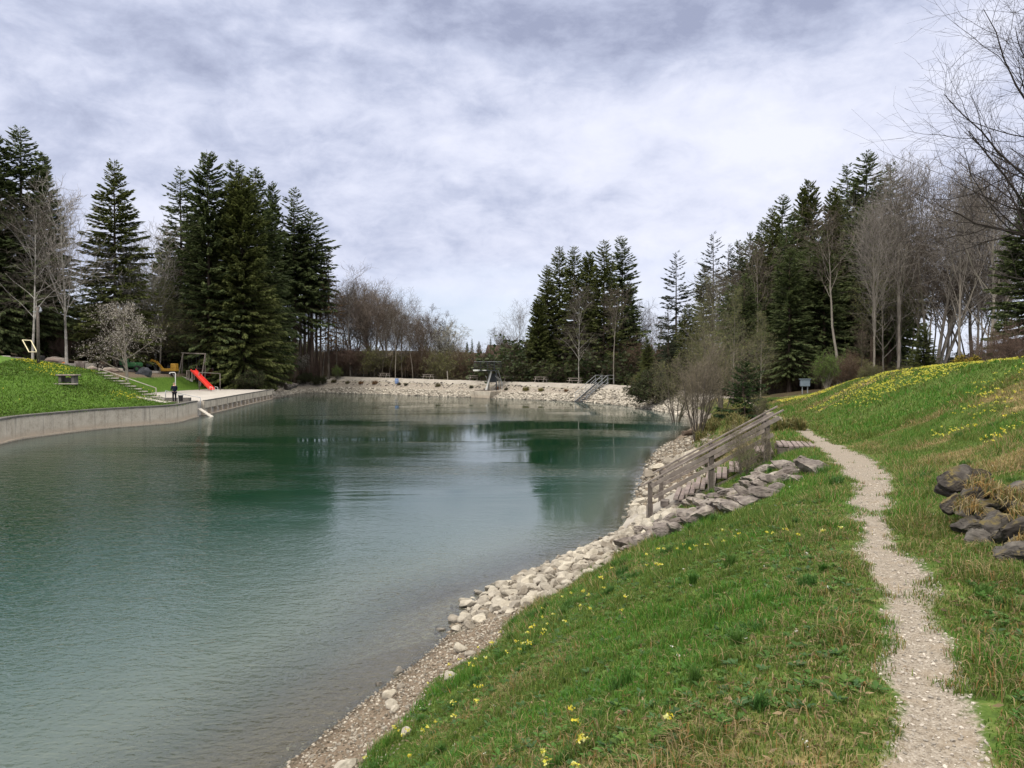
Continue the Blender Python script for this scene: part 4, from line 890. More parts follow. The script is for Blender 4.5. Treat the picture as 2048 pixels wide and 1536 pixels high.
# right of the lake --------------------------------------------------
for a in [
 ('sp_thin', 1428, 462, 98, 'loose spruce with a pointed top, left one of the pair right of the thin spruce', {'wide': 1.0}),
 ('sp_thin', 1458, 484, 94, 'loose olive spruce right of the pair behind the bare shore bush', {'wide': 1.0}),
 ('budding', 1440, 535, 88, 'olive budding tree in front of the loose spruces right of the lake', {'wide': 1.1}),
 ('birch', 1425, 505, 84, 'slim grey birch curving up from the right shore', {'wide': .8}),
 ('budding', 1415, 585, 60, 'fresh olive sapling behind the shore bush at the right end of the dam', {'wide': .7}),
 ('budding', 1468, 560, 56, 'tall fresh olive sapling over the young spruce', {'wide': .6}),
 ('budding', 1522, 610, 58, 'fresh olive sapling between the young spruce and the right wood', {'wide': .7}),
 ('pole_a', 1506, 460, 78, 'tall pale bare stem at the left edge of the right wood', {'wide': 1.1}),
 ('pole_a', 1488, 520, 80, 'thin pale bare stem just left of the tall pale one at the right wood', {}),
 ('sp_b', 1478, 478, 96, 'slim spruce just left of the tall pale bare stem', {'wide': .85}),
 ('sp_a', 1500, 462, 99, 'slim olive spruce behind the tall pale bare stem', {'wide': .8}),
 ('sp_b', 1524, 440, 95, 'slim dark spruce between the tall pale stem and the wood shoulder', {'wide': .85}),
 ('sp_a', 1408, 528, 104, 'lower olive spruce left of the loose pair', {'wide': .9}),
 ('sp_a', 1545, 412, 90, 'spruce at the left shoulder of the right wood', {'wide': .95}),
 ('sp_b', 1566, 388, 93, 'spruce with a thin top in the left part of the right wood', {'wide': 1.1}),
 ('sp_full', 1618, 356, 90, 'wide spruce in the middle of the right wood', {'wide': .68}),
 ('sp_b', 1590, 420, 82, 'dark spruce in front of the wide one in the right wood', {'wide': 1.1}),
 ('sp_full', 1668, 372, 88, 'broad olive spruce right of the middle of the right wood', {'wide': .62}),
 ('sp_c', 1695, 325, 96, 'narrow spruce tip left of the highest in the right wood', {'wide': 1.1}),
 ('sp_b', 1735, 300, 90, 'highest spruce of the right wood', {'wide': 1.25}),
 ('sp_c', 1782, 322, 94, 'spruce right of the highest, mixed with bare crowns', {'wide': 1.2}),
 ('sp_b', 1720, 420, 84, 'dark spruce below the highest in the right wood', {'wide': 1.2}),
 ('pole_a', 1682, 398, 66, 'bare tree with a tall bright trunk in front of the dark spruces', {'wide': 1.3}),
 ('bare_b', 1806, 300, 72, 'tall bare tree with a fan of grey twigs right of the highest spruce', {'wide': 1.0}),
 ('bare_multi', 1870, 318, 68, 'leaning many-stemmed bare tree at the top of the flowery slope', {'tilt': .10, 'wide': 1.0}),
 ('bare_b', 1905, 345, 76, 'bare tree with upright limbs behind the leaning one', {'wide': 1.1}),
 ('bare_a', 1955, 330, 70, 'bare tree with a dense twig crown near the right edge', {'wide': 1.1}),
 ('budding', 1770, 470, 70, 'bare tree with a few pale leaves in front of the right wood', {'wide': .9}),
 ('bare_a', 2010, 400, 64, 'bare tree beside the dark conifer at the right edge', {'wide': .9}),
 ('bare_b', 1985, 318, 52, 'upright bare tree left of the dark conifer at the right edge', {'wide': 1.2}),
 ('bare_tall', 1800, 296, 66, 'tall pale bare tree with steep limbs at the right shoulder of the wood', {}),
 ('bare_tall', 1842, 306, 72, 'tall pale bare tree behind the leaning many-stemmed one', {}),
 ('bare_tall', 1922, 322, 62, 'tall pale bare tree right of the leaning many-stemmed one', {}),
 ('bare_tall', 1962, 345, 66, 'pale bare tree second from the dark conifer at the right edge', {}),
 ('bare_tall', 1750, 380, 62, 'pale bare tree in front of the highest spruce', {'wide': .9}),
 ('pole_b', 1716, 640, 55, 'short slanting pale trunk behind the green bush', {'tilt': .22}),
 ('sp_full2', 2062, 372, 44, 'dark conifer with hanging limbs cut by the right photo edge', {'wide': 1.2}),
 ('sp_a', 1848, 645, 47, 'small dark spruce on the brow of the flowery slope', {'wide': 1.6}),
 ('leafy', 1655, 690, 58, 'fresh green leafy bush at the foot of the right wood', {'cat': 'bush', 'wide': .72}),
 ('brush_red', 2012, 632, 42, 'reddish brown leafless bush on the brow at the right edge', {'cat': 'bush', 'wide': 1.0}),
 ('brush_red', 1968, 672, 46, 'lower reddish bush left of the one at the right edge', {'cat': 'bush', 'wide': .9}),
 ('brush_olive', 1740, 722, 54, 'olive bush right of the fresh green bush along the wood edge', {'cat': 'bush', 'wide': .9}),
 ('brush_olive', 1545, 690, 72, 'olive bush at the left foot of the right wood', {'cat': 'bush'}),
]:
    kw = dict(a[5]); cat = kw.pop('cat', 'tree'); plant_px(a[0], a[1], a[2], a[3], a[4], cat, **kw)
for i in range(44):
    px = 1470 + i * 13 + rng.uniform(-7, 7); Y = rng.uniform(68, 100)
    top = np.interp(px, [1470, 1500, 1560, 1640, 1740, 1800, 1900, 2048], [540, 510, 450, 420, 390, 430, 460, 470]) + rng.uniform(0, 90)
    k = rng.choice(['sp_d', 'sp_d', 'sp_c', 'sp_b']) if px < 1780 else rng.choice(['pole_b', 'pole_a', 'pole_a', 'sp_d' if px < 1840 else 'pole_b'])
    spr = k.startswith('sp')
    plant_px(k, px, top, Y, 'long-stemmed spruce deep in the dark right wood' if spr else 'dark bare stem in the thin wood behind the flowery slope', group='long-stemmed spruces deep in the right wood' if spr else 'dark bare stems behind the flowery slope', wide=1.25)
for i in range(18):
    px = 1290 + i * 13 + rng.uniform(-7, 7); Y = rng.uniform(84, 120)
    k = rng.choice(['brush_olive', 'budding', 'sp_thin', 'evergreen', 'sp_a', 'pole_a', 'sp_thin'])
    plant_px(k, px, rng.uniform(600, 690) if k not in ('evergreen', 'brush_olive') else rng.uniform(690, 745), Y, 'loose olive growth in the gap between the dam and the right wood', 'bush' if k in ('brush_olive', 'evergreen') else 'tree', 'olive growth between the dam and the right wood', wide=1.1)
for i in range(22):
    px = 1520 + i * 24 + rng.uniform(-9, 9); Y = rng.uniform(60, 88)
    plant_px(rng.choice(['brush', 'brush_olive', 'brush', 'evergreen']), px, rng.uniform(690, 730), Y, 'low brown undergrowth bush along the foot of the right wood', 'bush', 'undergrowth bushes along the foot of the right wood', wide=1.4, sink=.3)
# near: shore bush, young spruce, and the big tree that leans in from the right
variant('shore_bush', 'bare_bush', bare_tree(41, 5.6, .045, stems=15, spread=.36, limbs=8, t0=.25, ang=.42, lr=.30, sub=(5, 4, 2), tw=(.17, .145, .11), rmin=.006, sway=.05, jit=.10), M['bark_grey'], kind='bare')
a = at(1402, 690, 39); plant('shore_bush', 9.5, 39, 4.6 + .045 * 39, None, 'large many-stemmed bare bush leaning over the water on the right shore', 'bush', wide=.85)
variant('shore_bush_green', 'budding_bush', bare_tree(42, 5.0, .045, stems=10, spread=.32, limbs=8, t0=.25, ang=.5, lr=.34, sub=(5, 4, 2), tw=(.17, .15, .10), bud=[(.16, .18, .06), (.20, .20, .08)], nb=2400, bs=.07, rmin=.006, sway=.05), M['bark_grey'])
plant_px('shore_bush_green', 1448, 640, 45, 'olive budding bush behind the bare shore bush', 'bush', wide=1.0)
plant_px('shore_bush_green', 1352, 690, 64, 'budding bush at the far right corner of the lake', 'bush', wide=.9)
plant_px('sp_small', 1491, 716, 33, 'young green spruce standing between the shore bush and the path', 'tree', wide=1.05)
plant_px('shore_bush_green', 1522, 770, 30, 'low wispy bush at the foot of the young spruce', 'bush', wide=.6)
variant('stair_bush', 'bare_bush', bare_tree(43, 1.6, .012, stems=11, spread=.5, limbs=7, t0=.2, ang=.55, lr=.36, sub=(5, 4, 2), tw=(.22, .19, .13), bud=[(.20, .20, .08)], nb=500, bs=.03, rmin=.003, sway=.07), M['bark_grey'])
a = at(1490, 925, 19.4); plant('stair_bush', a.x, 19.45, None, 1.45, 'wispy leafless bush growing through the handrail of the wooden stairs', 'bush')
variant('big_bare', 'bare_tree', bare_tree(44, 21, .34, stems=2, spread=.10, limbs=18, t0=.20, ang=.80, lr=.45, sub=(9, 7, 3), tw=(.045, .038, .036), conic=.35, rmin=.008, jit=.12, up1=.085), M['bark_dark'], kind='bare')
plant('big_bare', 23.3, 30.5, None, 23, 'large dark bare tree whose branches reach into the sky at the upper right', 'tree', rz=2.2)
# ------------------------------------------------------------------ stones
def rock_mesh(name, seed, m, sub=3, planes=12, flat=.7, rough=.05):
    r = np.random.default_rng(seed)
    bm = bmesh.new(); bmesh.ops.create_icosphere(bm, subdivisions=sub, radius=1.0)
    V = np.array([v.co[:] for v in bm.verts])
    for k in range(planes):
        n = nrm(r.normal(0, 1, 3)); c = .50 + .38 * r.random()
        V -= np.maximum(V @ n - c, 0)[:, None] * n
    V += (np.stack([fbm(V[:, 0] * 2 + seed, V[:, 1] * 2 + V[:, 2] * 1.7, seed + k, 3) for k in range(3)], 1) - .5) * .22
    V += r.normal(0, rough * .25, V.shape)
    V *= np.array([1.0, .62 + .3 * r.random(), flat * (.6 + .4 * r.random())])
    V /= np.abs(V[:, 0]).max()
    bm.verts.ensure_lookup_table()
    for v, c in zip(bm.verts, V): v.co = c
    me = bpy.data.meshes.new(name); bm.to_mesh(me); bm.free(); me.materials.append(m)
    return me
ROCK = [rock_mesh('stone', 100 + i, M['limestone'], 3) for i in range(8)]
OUTC = [rock_mesh('boulder', 200 + i, M['outcrop'], 4, 18, .62, .06) for i in range(6)]
DARK = [rock_mesh('dark_boulder', 300 + i, M['darkrock'], 4, 18, .85, .06) for i in range(6)]
def ground_at(px, py):
    d = at(px, py, 10.0) - Vector((0, 0, EYE)); d.normalize()
    h = gbvh.ray_cast(Vector((0, 0, EYE)), d)
    return h[0]
R2 = np.random.default_rng(77)
def stone(me, p, size, label, group, sink=.3, name='stone', cat='stone'):
    o = put(name, me, None, (p[0], p[1], p[2] + size * (.5 - sink) * .6))
    o.rotation_euler = (R2.normal(0, .25), R2.normal(0, .25), R2.random() * 6.28); o.scale = (size * .5,) * 3
    tag(o, label, cat, group); return o
# candidates on the near shore, biggest first, none inside another
N = 16000
cy = 6.2 + 17.6 * R2.random(N) ** .9; dd = R2.random(N); gw = np.interp(cy, fs[rs, 1], fd[rs, 3])
dd = -.45 + dd * (gw + .75)
cx = shore_x(cy) + dd
far = smooth01(cy, 12.6, 13.8)
size = np.where(R2.random(N) < .25 * far + .012, .13 + .17 * R2.random(N) ** 1.6, .05 + .11 * R2.random(N) ** 1.5 * (0.35 + .65 * far))
size = np.where((cy < 13) & (size < .16), size * .62, size)
ok = (dd > 0.0) | (R2.random(N) < .22); ok &= (far > .5) | (R2.random(N) < .55)
cx, cy, size = cx[ok], cy[ok], size[ok]
o_ = np.argsort(-size); cx, cy, size = cx[o_], cy[o_], size[o_]
kept = []; cell = {}
for i in range(len(cx)):
    kx_, ky_ = int(cx[i] / .4), int(cy[i] / .4); bad = False
    for a_ in (-1, 0, 1):
        for b_ in (-1, 0, 1):
            for j in cell.get((kx_ + a_, ky_ + b_), ()):
                if (cx[i] - cx[j]) ** 2 + (cy[i] - cy[j]) ** 2 < (.40 * (size[i] + size[j])) ** 2: bad = True
    if not bad: kept.append(i); cell.setdefault((kx_, ky_), []).append(i)
kept = sorted(kept, key=lambda i: -size[i] / cy[i])
z_ = rb('z', cx, cy)
for i in kept[:270]:
    wl = z_[i] < .03
    stone(ROCK[int(R2.integers(8))], (cx[i], cy[i], z_[i]), size[i] * 1.1,
          'pale stone lying in shallow water along the near shore' if wl else 'pale limestone on the dry gravel strip of the near shore',
          'stones lying in the shallow water' if wl else 'pale stones on the near gravel shore')
def scatter(name, P, S, m, tintf, ico=1, label=None, cat=None, flat=.65):
    """many small stones as one object"""
    r = np.random.default_rng(len(P)); bm = bmesh.new(); bmesh.ops.create_icosphere(bm, subdivisions=ico, radius=.5)
    bm.verts.index_update()
    B = np.array([v.co[:] for v in bm.verts]); F = np.array([[v.index for v in f.verts] for f in bm.faces]); bm.free()
    n = len(P); nb = len(B)
    sc = np.stack([np.ones(n), .6 + .4 * r.random(n), flat * (.6 + .6 * r.random(n))], 1) * S[:, None]
    V = B[None] * (1 + r.normal(0, .16, (n, nb, 1))) * sc[:, None]
    a = r.random(n) * 6.28; c, s = np.cos(a)[:, None], np.sin(a)[:, None]
    til = r.normal(0, .3, (n, 2))
    x = V[..., 0] * c - V[..., 1] * s; y = V[..., 0] * s + V[..., 1] * c; z = V[..., 2] + x * til[:, :1] * .6 + y * til[:, 1:] * .6
    V = np.stack([x, y, z], -1) + P[:, None]
    t = tintf(r, n); T = np.repeat(t, nb, axis=0)
    o = put(name, mesh(name, V.reshape(-1, 3), (F[None] + (np.arange(n) * nb)[:, None, None]).reshape(-1, 3), m, T))
    tag(o, label, cat, None, 'stuff'); return o
def pale(r, n): return np.array([.40, .37, .32]) * (.55 + .75 * r.random((n, 1))) * np.array([1, .985, .96])
rest = np.array(kept[270:]); Pn = np.stack([cx[rest], cy[rest], z_[rest]], 1); Sn = size[rest]
# plus fine grit and pebbles
N = 26000; py_ = 5.5 + 18 * R2.random(N) ** 1.2; pd = R2.random(N) * (np.interp(py_, fs[rs, 1], fd[rs, 3]) + .25) - .15
px_ = shore_x(py_) + pd; ps = .014 + .04 * R2.random(N) ** 2
okp = (rb('gravel', px_, py_) > .25) & ((py_ > 13.2) | (R2.random(N) < .45)); px_, py_, ps = px_[okp], py_[okp], ps[okp]
Pn = np.vstack([Pn, np.stack([px_, py_, rb('z', px_, py_) + ps * .15], 1)]); Sn = np.concatenate([Sn, ps])
def shore_tint(r, n):
    t = np.where((r.random((n, 1)) < .45), np.array([.20, .165, .125]), np.array([.36, .325, .275])) * (.35 + .9 * r.random((n, 1))); return t
N = 6500; qy = 23 + 24 * R2.random(N); qd = R2.random(N) ** 1.2 * (np.interp(qy, fs[rs, 1], fd[rs, 3]) + .9) - .25; qx = shore_x(qy) + qd
Pn = np.vstack([Pn, np.stack([qx, qy, rb('z', qx, qy) + .01], 1)]); Sn = np.concatenate([Sn, .04 + .20 * R2.random(N) ** 3])
scatter('gravel', Pn, Sn, M['pebble'], shore_tint, 1, 'pale gravel and pebbles strewn along the near shore', 'gravel')
# grit on the path
N = 9000; gy = 2.2 + 13 * R2.random(N) ** 1.7; a_ = np.interp(gy, fs[rs, 1], fs[rs, 0] + fd[rs, 5]); b_ = np.interp(gy, fs[rs, 1], fs[rs, 0] + fd[rs, 6])
gx_ = a_ - .12 + (b_ - a_ + .24) * R2.random(N); gs_ = .007 + .02 * R2.random(N) ** 3
okp = rb('path', gx_, gy) > .4
scatter('path_grit', np.stack([gx_, gy, rb('z', gx_, gy) + gs_ * .1], 1)[okp], gs_[okp], M['pebble'], lambda r, n: np.array([.42, .38, .335]) * (.5 + .8 * r.random((n, 1))), 1, 'fine limestone grit lying on the trodden path', 'grit')

# weathered outcrop along the near side of the wooden stairs
lo = np.array([(1236, 1112), (1330, 1072), (1420, 1040), (1530, 1000), (1648, 938)]); up = np.array([(1282, 1066), (1378, 1014), (1432, 986), (1502, 952), (1604, 918)])
bs_ = []
for i in range(25):
    for k in range(4):
        u = (i + R2.random() * .9) / 25; v = (k + .1 + .7 * R2.random()) / 4
        a_ = np.array([np.interp(u, np.linspace(0, 1, 5), lo[:, q]) for q in (0, 1)]); b_ = np.array([np.interp(u, np.linspace(0, 1, 5), up[:, q]) for q in (0, 1)])
        q = a_ * (1 - v) + b_ * v; p = ground_at(*q)
        if p is None: continue
        s = .30 + .38 * R2.random() ** 1.4
        o = stone(OUTC[int(R2.integers(6))], p, s, 'weathered purplish grey boulder in the rock bank beside the wooden stairs', 'grey boulders of the rock bank beside the wooden stairs', .32, 'boulder', 'boulder')
        o.rotation_euler = (R2.normal(0, .15), R2.normal(0, .15) + .12, .35 + R2.normal(0, .5))
o = stone(OUTC[2], ground_at(1612, 936), .62, 'flat pale boulder lying apart in the grass right of the rock bank', None, .3, 'boulder', 'boulder')
# boulders at the foot of the stairs and along the water beyond
for (qx, qy, s) in [(1268, 1032, .75), (1283, 1048, .62), (1300, 1060, .55), (1278, 1010, .60), (1292, 992, .55), (1270, 1018, .5), (1296, 972, .5), (1300, 955, .55), (1312, 940, .5), (1322, 958, .6), (1345, 935, .6), (1318, 985, .55), (1308, 1005, .5), (1296, 1030, .6), (1335, 950, .5), (1360, 925, .55), (1380, 915, .6), (1255, 1072, .5), (1240, 1080, .42), (1316, 1044, .5), (1340, 1040, .55)]:
    p = ground_at(qx, qy)
    if p: stone(ROCK[int(R2.integers(8))], p, s * (1.0 if p.y < 30 else 1.5), 'large pale boulder at the water beside the foot of the wooden stairs', 'large pale boulders at the foot of the wooden stairs', .3, 'boulder', 'boulder')
# dark stones of the low dry wall at the right edge
for (qx, qy, w, Y) in [(1921, 951, 74, 8.3), (1906, 999, 50, 8.0), (1958, 1003, 62, 7.8), (1985, 1042, 84, 7.3), (1938, 1037, 58, 7.6), (1962, 1066, 66, 7.1), (2012, 998, 74, 7.9), (2035, 1056, 96, 6.8), (2044, 1126, 92, 6.2), (2062, 1010, 66, 7.3), (1970, 965, 56, 8.1), (2090, 1085, 90, 6.5), (2110, 1150, 90, 5.9), (2130, 1040, 80, 6.9), (2165, 1210, 100, 5.4), (1892, 968, 44, 8.35), (1945, 985, 50, 8.05), (1932, 1008, 46, 7.85), (1975, 1018, 52, 7.6), (2008, 1030, 58, 7.3), (2000, 1066, 60, 6.95), (2060, 1060, 70, 6.7), (2030, 1095, 66, 6.5), (2075, 1135, 80, 6.1), (2040, 975, 56, 8.0), (1955, 945, 44, 8.3)]:
    p = at(qx, qy, Y); s = w / F_PX * Y
    p.z = max(p.z - .05, gz(p.x, p.y) + s * .12); o = put('dark_boulder', DARK[int(R2.integers(6))], None, p); o.scale = (s * .56, s * .56, s * .5); o.rotation_euler = (R2.normal(0, .2), R2.normal(0, .2), R2.random() * 6.28)
    tag(o, 'mossy dark grey boulder in the low dry wall right of the path', 'boulder', 'dark boulders of the low wall right of the path')
# stone facing of the dam
dm = np.where((freg == 'dam') | (freg == 'beach'))[0]; dm = dm[(fs[dm, 1] > 66)]
N = 9500; j = dm[R2.integers(0, len(dm), N)]; rr = R2.random(N)
right_end = smooth01(fs[j, 0], 5, 11)
dmax = fd[j, 4] * (.50 + .54 * right_end) * np.where(fs[j, 0] < -33, .85, 1); d_ = rr ** .8 * dmax - .1
stair_j = min(dm, key=lambda q: abs(fs[q, 0] / fs[q, 1] - (1163 - 1024) / F_PX)); drop = (np.linalg.norm(fs[j] - fs[stair_j], axis=1) < 1.25) | ((freg[j] == 'beach') & (R2.random(N) < .75)); keep_ = ~drop
j, d_ = j[keep_], d_[keep_]
zz = np.array([np.interp(d_[i], D[j[i]], Zg[j[i]]) for i in range(len(j))])
XY = fs[j] + fdir[j] * d_[:, None] + R2.normal(0, .2, (len(j), 2)); Sd = .16 + .34 * R2.random(len(j)) ** 1.5 + .14 * right_end[keep_] * R2.random(len(j))
scatter('riprap', np.column_stack([XY, zz + .03]), Sd, M['pebble'], lambda r, n: np.array([.47, .43, .37]) * (.5 + .65 * r.random((n, 1))), 1, 'pale rubble stones facing the water side of the far dam', 'riprap')
# dark stones let into the upper slope
N = 420; j = dm[R2.integers(0, len(dm), N)]; j = j[(freg[j] == 'dam') & (fs[j, 0] < 9)]; d_ = fd[j, 4] * (.66 + .36 * R2.random(len(j)))
zz = np.array([np.interp(d_[i], D[j[i]], Zg[j[i]]) for i in range(len(j))])
scatter('slope_stones', np.column_stack([fs[j] + fdir[j] * d_[:, None], zz + .02]), .2 + .4 * R2.random(len(j)), M['pebble'], lambda r, n: np.array([.17, .155, .14]) * (.5 + .9 * r.random((n, 1))), 1, 'dark stones set in the smooth upper slope of the dam', 'stones', .4)
# ------------------------------------------------------------------ walls of the bathing place
def shore_run(y0, y1):
    k = [i for i in range(NS) if freg[i] == 'wall' and y0 <= fs[i, 1] <= y1]
    return fs[k], fdir[k]
def strip(pts, dirs, d0, d1, z0, z1):
    """solid strip following the shoreline between the offsets d0 and d1 and heights z0 and z1"""
    n = len(pts); A = pts + dirs * d0; B = pts + dirs * d1
    V = []
    for i in range(n): V += [(A[i][0], A[i][1], z0), (B[i][0], B[i][1], z0), (B[i][0], B[i][1], z1), (A[i][0], A[i][1], z1)]
    F = [[0, 1, 2, 3], [4 * (n - 1) + 3, 4 * (n - 1) + 2, 4 * (n - 1) + 1, 4 * (n - 1)]]
    for i in range(n - 1):
        a = 4 * i; b = a + 4
        F += [[a + k, a + (k + 1) % 4, b + (k + 1) % 4, b + k] for k in range(4)]
    return V, F
def resample(P, Dr, s0, s1, n):
    L = np.concatenate([[0], np.cumsum(np.linalg.norm(np.diff(P, axis=0), axis=1))]); s = np.linspace(s0, s1, n)
    q = np.stack([np.interp(s, L, P[:, k]) for k in (0, 1)], 1); d = np.stack([np.interp(s, L, Dr[:, k]) for k in (0, 1)], 1)
    return q, nrm(d), L[-1]
def wall_mat():
    m, t, out = new_mat('stained_concrete')
    co = t.add('ShaderNodeNewGeometry').outputs['Position']
    a = t.noise(co, 1.2, 6, .65); b = t.noise(co, 9, 5, .6)
    mp = t.add('ShaderNodeMapping', {0: co}); mp.inputs['Scale'].default_value = (2.2, 2.2, .18); s = t.noise(mp.outputs[0], 1.0, 5, .6)
    c = t.ramp(t.math('ADD', t.math('MULTIPLY', a, .6), t.math('MULTIPLY', b, .4)), [(.36, (.36, .31, .255)), (.5, (.49, .435, .365)), (.64, (.58, .525, .45))])
    c = t.mix(t.mapr(s, .54, .70, 0, .75), c, (.17, .15, .135, 1))
    z = t.add('ShaderNodeSeparateXYZ', {0: co}).outputs[2]
    lo = t.math('MULTIPLY', t.mapr(z, .55, .30), t.mapr(a, .3, .6, .2, .7)); c = t.mix(lo, c, (.42, .345, .27, 1))      # lime and rust tide mark
    w = t.mapr(t.math('ADD', z, t.math('MULTIPLY', b, .1)), .05, .12, .4, 1); c = t.mix(1.0, c, t.add('ShaderNodeCombineColor', {0: w, 1: w, 2: w}).outputs[0], 'MULTIPLY')
    principled(t, out, c, .9, bumpn(t, b, .3, .02), .2); return m
M['stained'] = wall_mat()
P1w, D1w = shore_run(-10, 70.5)
P1w, D1w = P1w, D1w
wall = empty('retaining_wall', (P1w[0][0], P1w[0][1], 0)); tag(wall, 'long curved grey concrete wall holding up the left meadow at the water', 'wall')
inv = Matrix.Translation(-Vector(wall.location))
def wb(V, F, name, m, par):
    me = bpy.data.meshes.new(name); V = np.array(V) - np.array(par.location)[None]; me.from_pydata(V.tolist(), [], F); me.materials.append(m)
    bm = bmesh.new(); bm.from_mesh(me); bmesh.ops.recalc_face_normals(bm, faces=bm.faces); bm.to_mesh(me); bm.free(); return put(name, me, par)
_, _, LW = resample(P1w, D1w, 0, 1, 2)
joints = [0, 7.9, 13.2, 17.6, 22.3, 27.0, 34, 42, 50, 60, 70, LW]
for i in range(len(joints) - 1):
    q, d, _ = resample(P1w, D1w, joints[i] + .012, joints[i + 1] - .012, max(3, int((joints[i + 1] - joints[i]) / .9)))
    V, F = strip(q, d, 0, .46, -1.9, 1.42); wb(V, F, 'panel', M['stained'], wall)
    q, d, _ = resample(P1w, D1w, joints[i] + .03, joints[i + 1] - .03, max(3, int((joints[i + 1] - joints[i]) / .9)))
    V, F = strip(q, d, -.05, .50, 1.424, 1.54); wb(V, F, 'coping', M['concrete_dark'], wall)
q, d, _ = resample(P1w, D1w, 0.02, LW - .02, 80); V, F = strip(q, d, -.16, -.003, -1.0, .13)
V = [(x + .05 * (vnoise(np.array([x * 2.1]), np.array([y * 2.1]), 3)[0] - .5), y, z + (.09 * (vnoise(np.array([x * 1.3]), np.array([y * 1.3]), 5)[0] - .5) if z > 0 else 0)) for x, y, z in V]
wb(V, F, 'footing', M['stained'], wall)
# second wall, with buttresses
P2w, D2w = shore_run(72.6, 111.5); P2w, D2w = P2w[::-1], D2w[::-1]
w2 = empty('swimming_wall', (P2w[0][0], P2w[0][1], 0)); tag(w2, 'straight concrete wall with square buttresses below the paved terrace', 'wall')
_, _, L2 = resample(P2w, D2w, 0, 1, 2)
V, F = strip(*resample(P2w, D2w, 0, L2, 30)[:2], 0, .55, .70, 1.36); wb(V, F, 'upper_band', M['stained'], w2)
V, F = strip(*resample(P2w, D2w, .3, L2 - .3, 30)[:2], .30, .54, -1.9, .698); wb(V, F, 'recessed_panel', M['concrete'], w2)
V, F = strip(*resample(P2w, D2w, 0, L2, 30)[:2], -.05, .296, -1.9, .10); wb(V, F, 'footing', M['stained'], w2)
V, F = strip(*resample(P2w, D2w, .2, L2 - .1, 30)[:2], -.02, .20, 1.364, 1.46); wb(V, F, 'coping', M['concrete_dark'], w2)
s = 0.0; i = 0
while s < L2 - .5:
    V, F = strip(*resample(P2w, D2w, s, s + .28, 2)[:2], 0.004, .298, .102, .697); wb(V, F, 'buttress', M['stained'], w2)
    if i % 2 == 0:
        V, F = strip(*resample(P2w, D2w, s + .05, s + .17, 2)[:2], -.05, -.003, .55, 1.35); wb(V, F, 'rib', M['concrete'], w2)
        V, F = strip(*resample(P2w, D2w, s - .1 if s > 0 else s, s + .38, 2)[:2], -.10, -.006, .42, .545); wb(V, F, 'corbel', M['stained'], w2)
    s += 2.35; i += 1
# flank of the steps between the two walls
b = MB(); e0 = P1w[0]; e1 = P2w[0]
b.prism([(e0[0] - .5, e0[1] + .02), (e1[0] - .5, e1[1] - .02), (e1[0] - 1.0, e1[1] - .02), (e0[0] - 1.0, e0[1] + .02)], -1.8, 1.38)
o = b.build('entry_wall', M['concrete']); tag(o, 'short light concrete wall set back between the two lake walls', 'wall')
b = MB(); b.bar((e0[0] - .25, e0[1] + 1.0, .72), (e0[0] + 1.15, e0[1] + .75, -.12), .55, .10, bev=.02); o = b.build('ramp_board', M['plaster']); tag(o, 'pale sloping board leading into the water between the two walls', 'board')
def rail(name, pts, posts, r, m, label, cat='handrail', z0=None):
    t = empty(name, pts[0]); p0 = Vector(pts[0])
    b = MB(); b.tube([Vector(p) - p0 for p in pts], r, 6); b.build('rail', m, t, smooth=True)
    for q, zb in posts:
        b = MB(); b.tube([Vector((q[0], q[1], zb)) - p0, Vector(q) - p0], r, 6); b.build('post', m, t, smooth=True)
    tag(t, label, cat); return t
a0, a1, a2 = Vector((e0[0] - 4.6, e0[1] + 3.6, 2.35)), Vector((e0[0] - .3, e0[1] + 1.4, 1.75)), Vector((e0[0] - .25, e0[1] + 1.4, .3))
rail('handrail', [a0, a1, a2], [(a0, 1.4), ((a0 + a1) / 2, 1.4)], .035, M['steel'], 'grey metal handrail sloping down to the gap between the lake walls')
a0 = at(198, 737, 82); a1 = at(312, 776, 76)
rail('handrail', [a0, (a0 + a1) / 2, a1], [(a0, gz(a0.x, a0.y)), (a1, gz(a1.x, a1.y)), ((a0 + a1) / 2, gz((a0.x + a1.x) / 2, (a0.y + a1.y) / 2) - .3)], .045, M['concrete'], 'long pale handrail running down the bank in front of the cherry tree')
# stepping slabs up the meadow
for i in range(11):
    u = i / 10; q = at(314 - 116 * u, 799 - 53 * u, 67.6 + .4 * u); z = gz(q.x, q.y)
    b = MB(); b.box((0, 0, 0), (1.25, .55, .10), rz=.25, bev=.015); o = b.build('step_slab', M['concrete'], None, (q.x, q.y, max(z + .03, q.z)))
    tag(o, 'pale step slab in the flight running up the edge of the left meadow', 'step', 'pale step slabs up the edge of the left meadow')
b = MB(); p = [at(270, 795.5, 65.5), at(345, 808, 66.6), at(338, 809.5, 65.6), at(272, 797, 64.6)]; zs_ = [gz(q.x, q.y) + .05 for q in p]
b.add([(q.x, q.y, z) for q, z in zip(p, zs_)] + [(q.x, q.y, z - .15) for q, z in zip(p, zs_)], [[0, 1, 2, 3], [7, 6, 5, 4], [0, 4, 5, 1], [1, 5, 6, 2], [2, 6, 7, 3], [3, 7, 4, 0]])
o = b.build('slab_walk', M['concrete']); tag(o, 'narrow pale concrete strip in the grass behind the standing person', 'slab')
p = at(340, 803, 69.2); b = MB(); b.box((0, 0, .2), (3.6, .5, .42), bev=.02); o = b.build('low_wall', M['concrete_dark'], None, (p.x, p.y, 1.44), .12); tag(o, 'low dark wall on the terrace behind the standing person', 'wall')
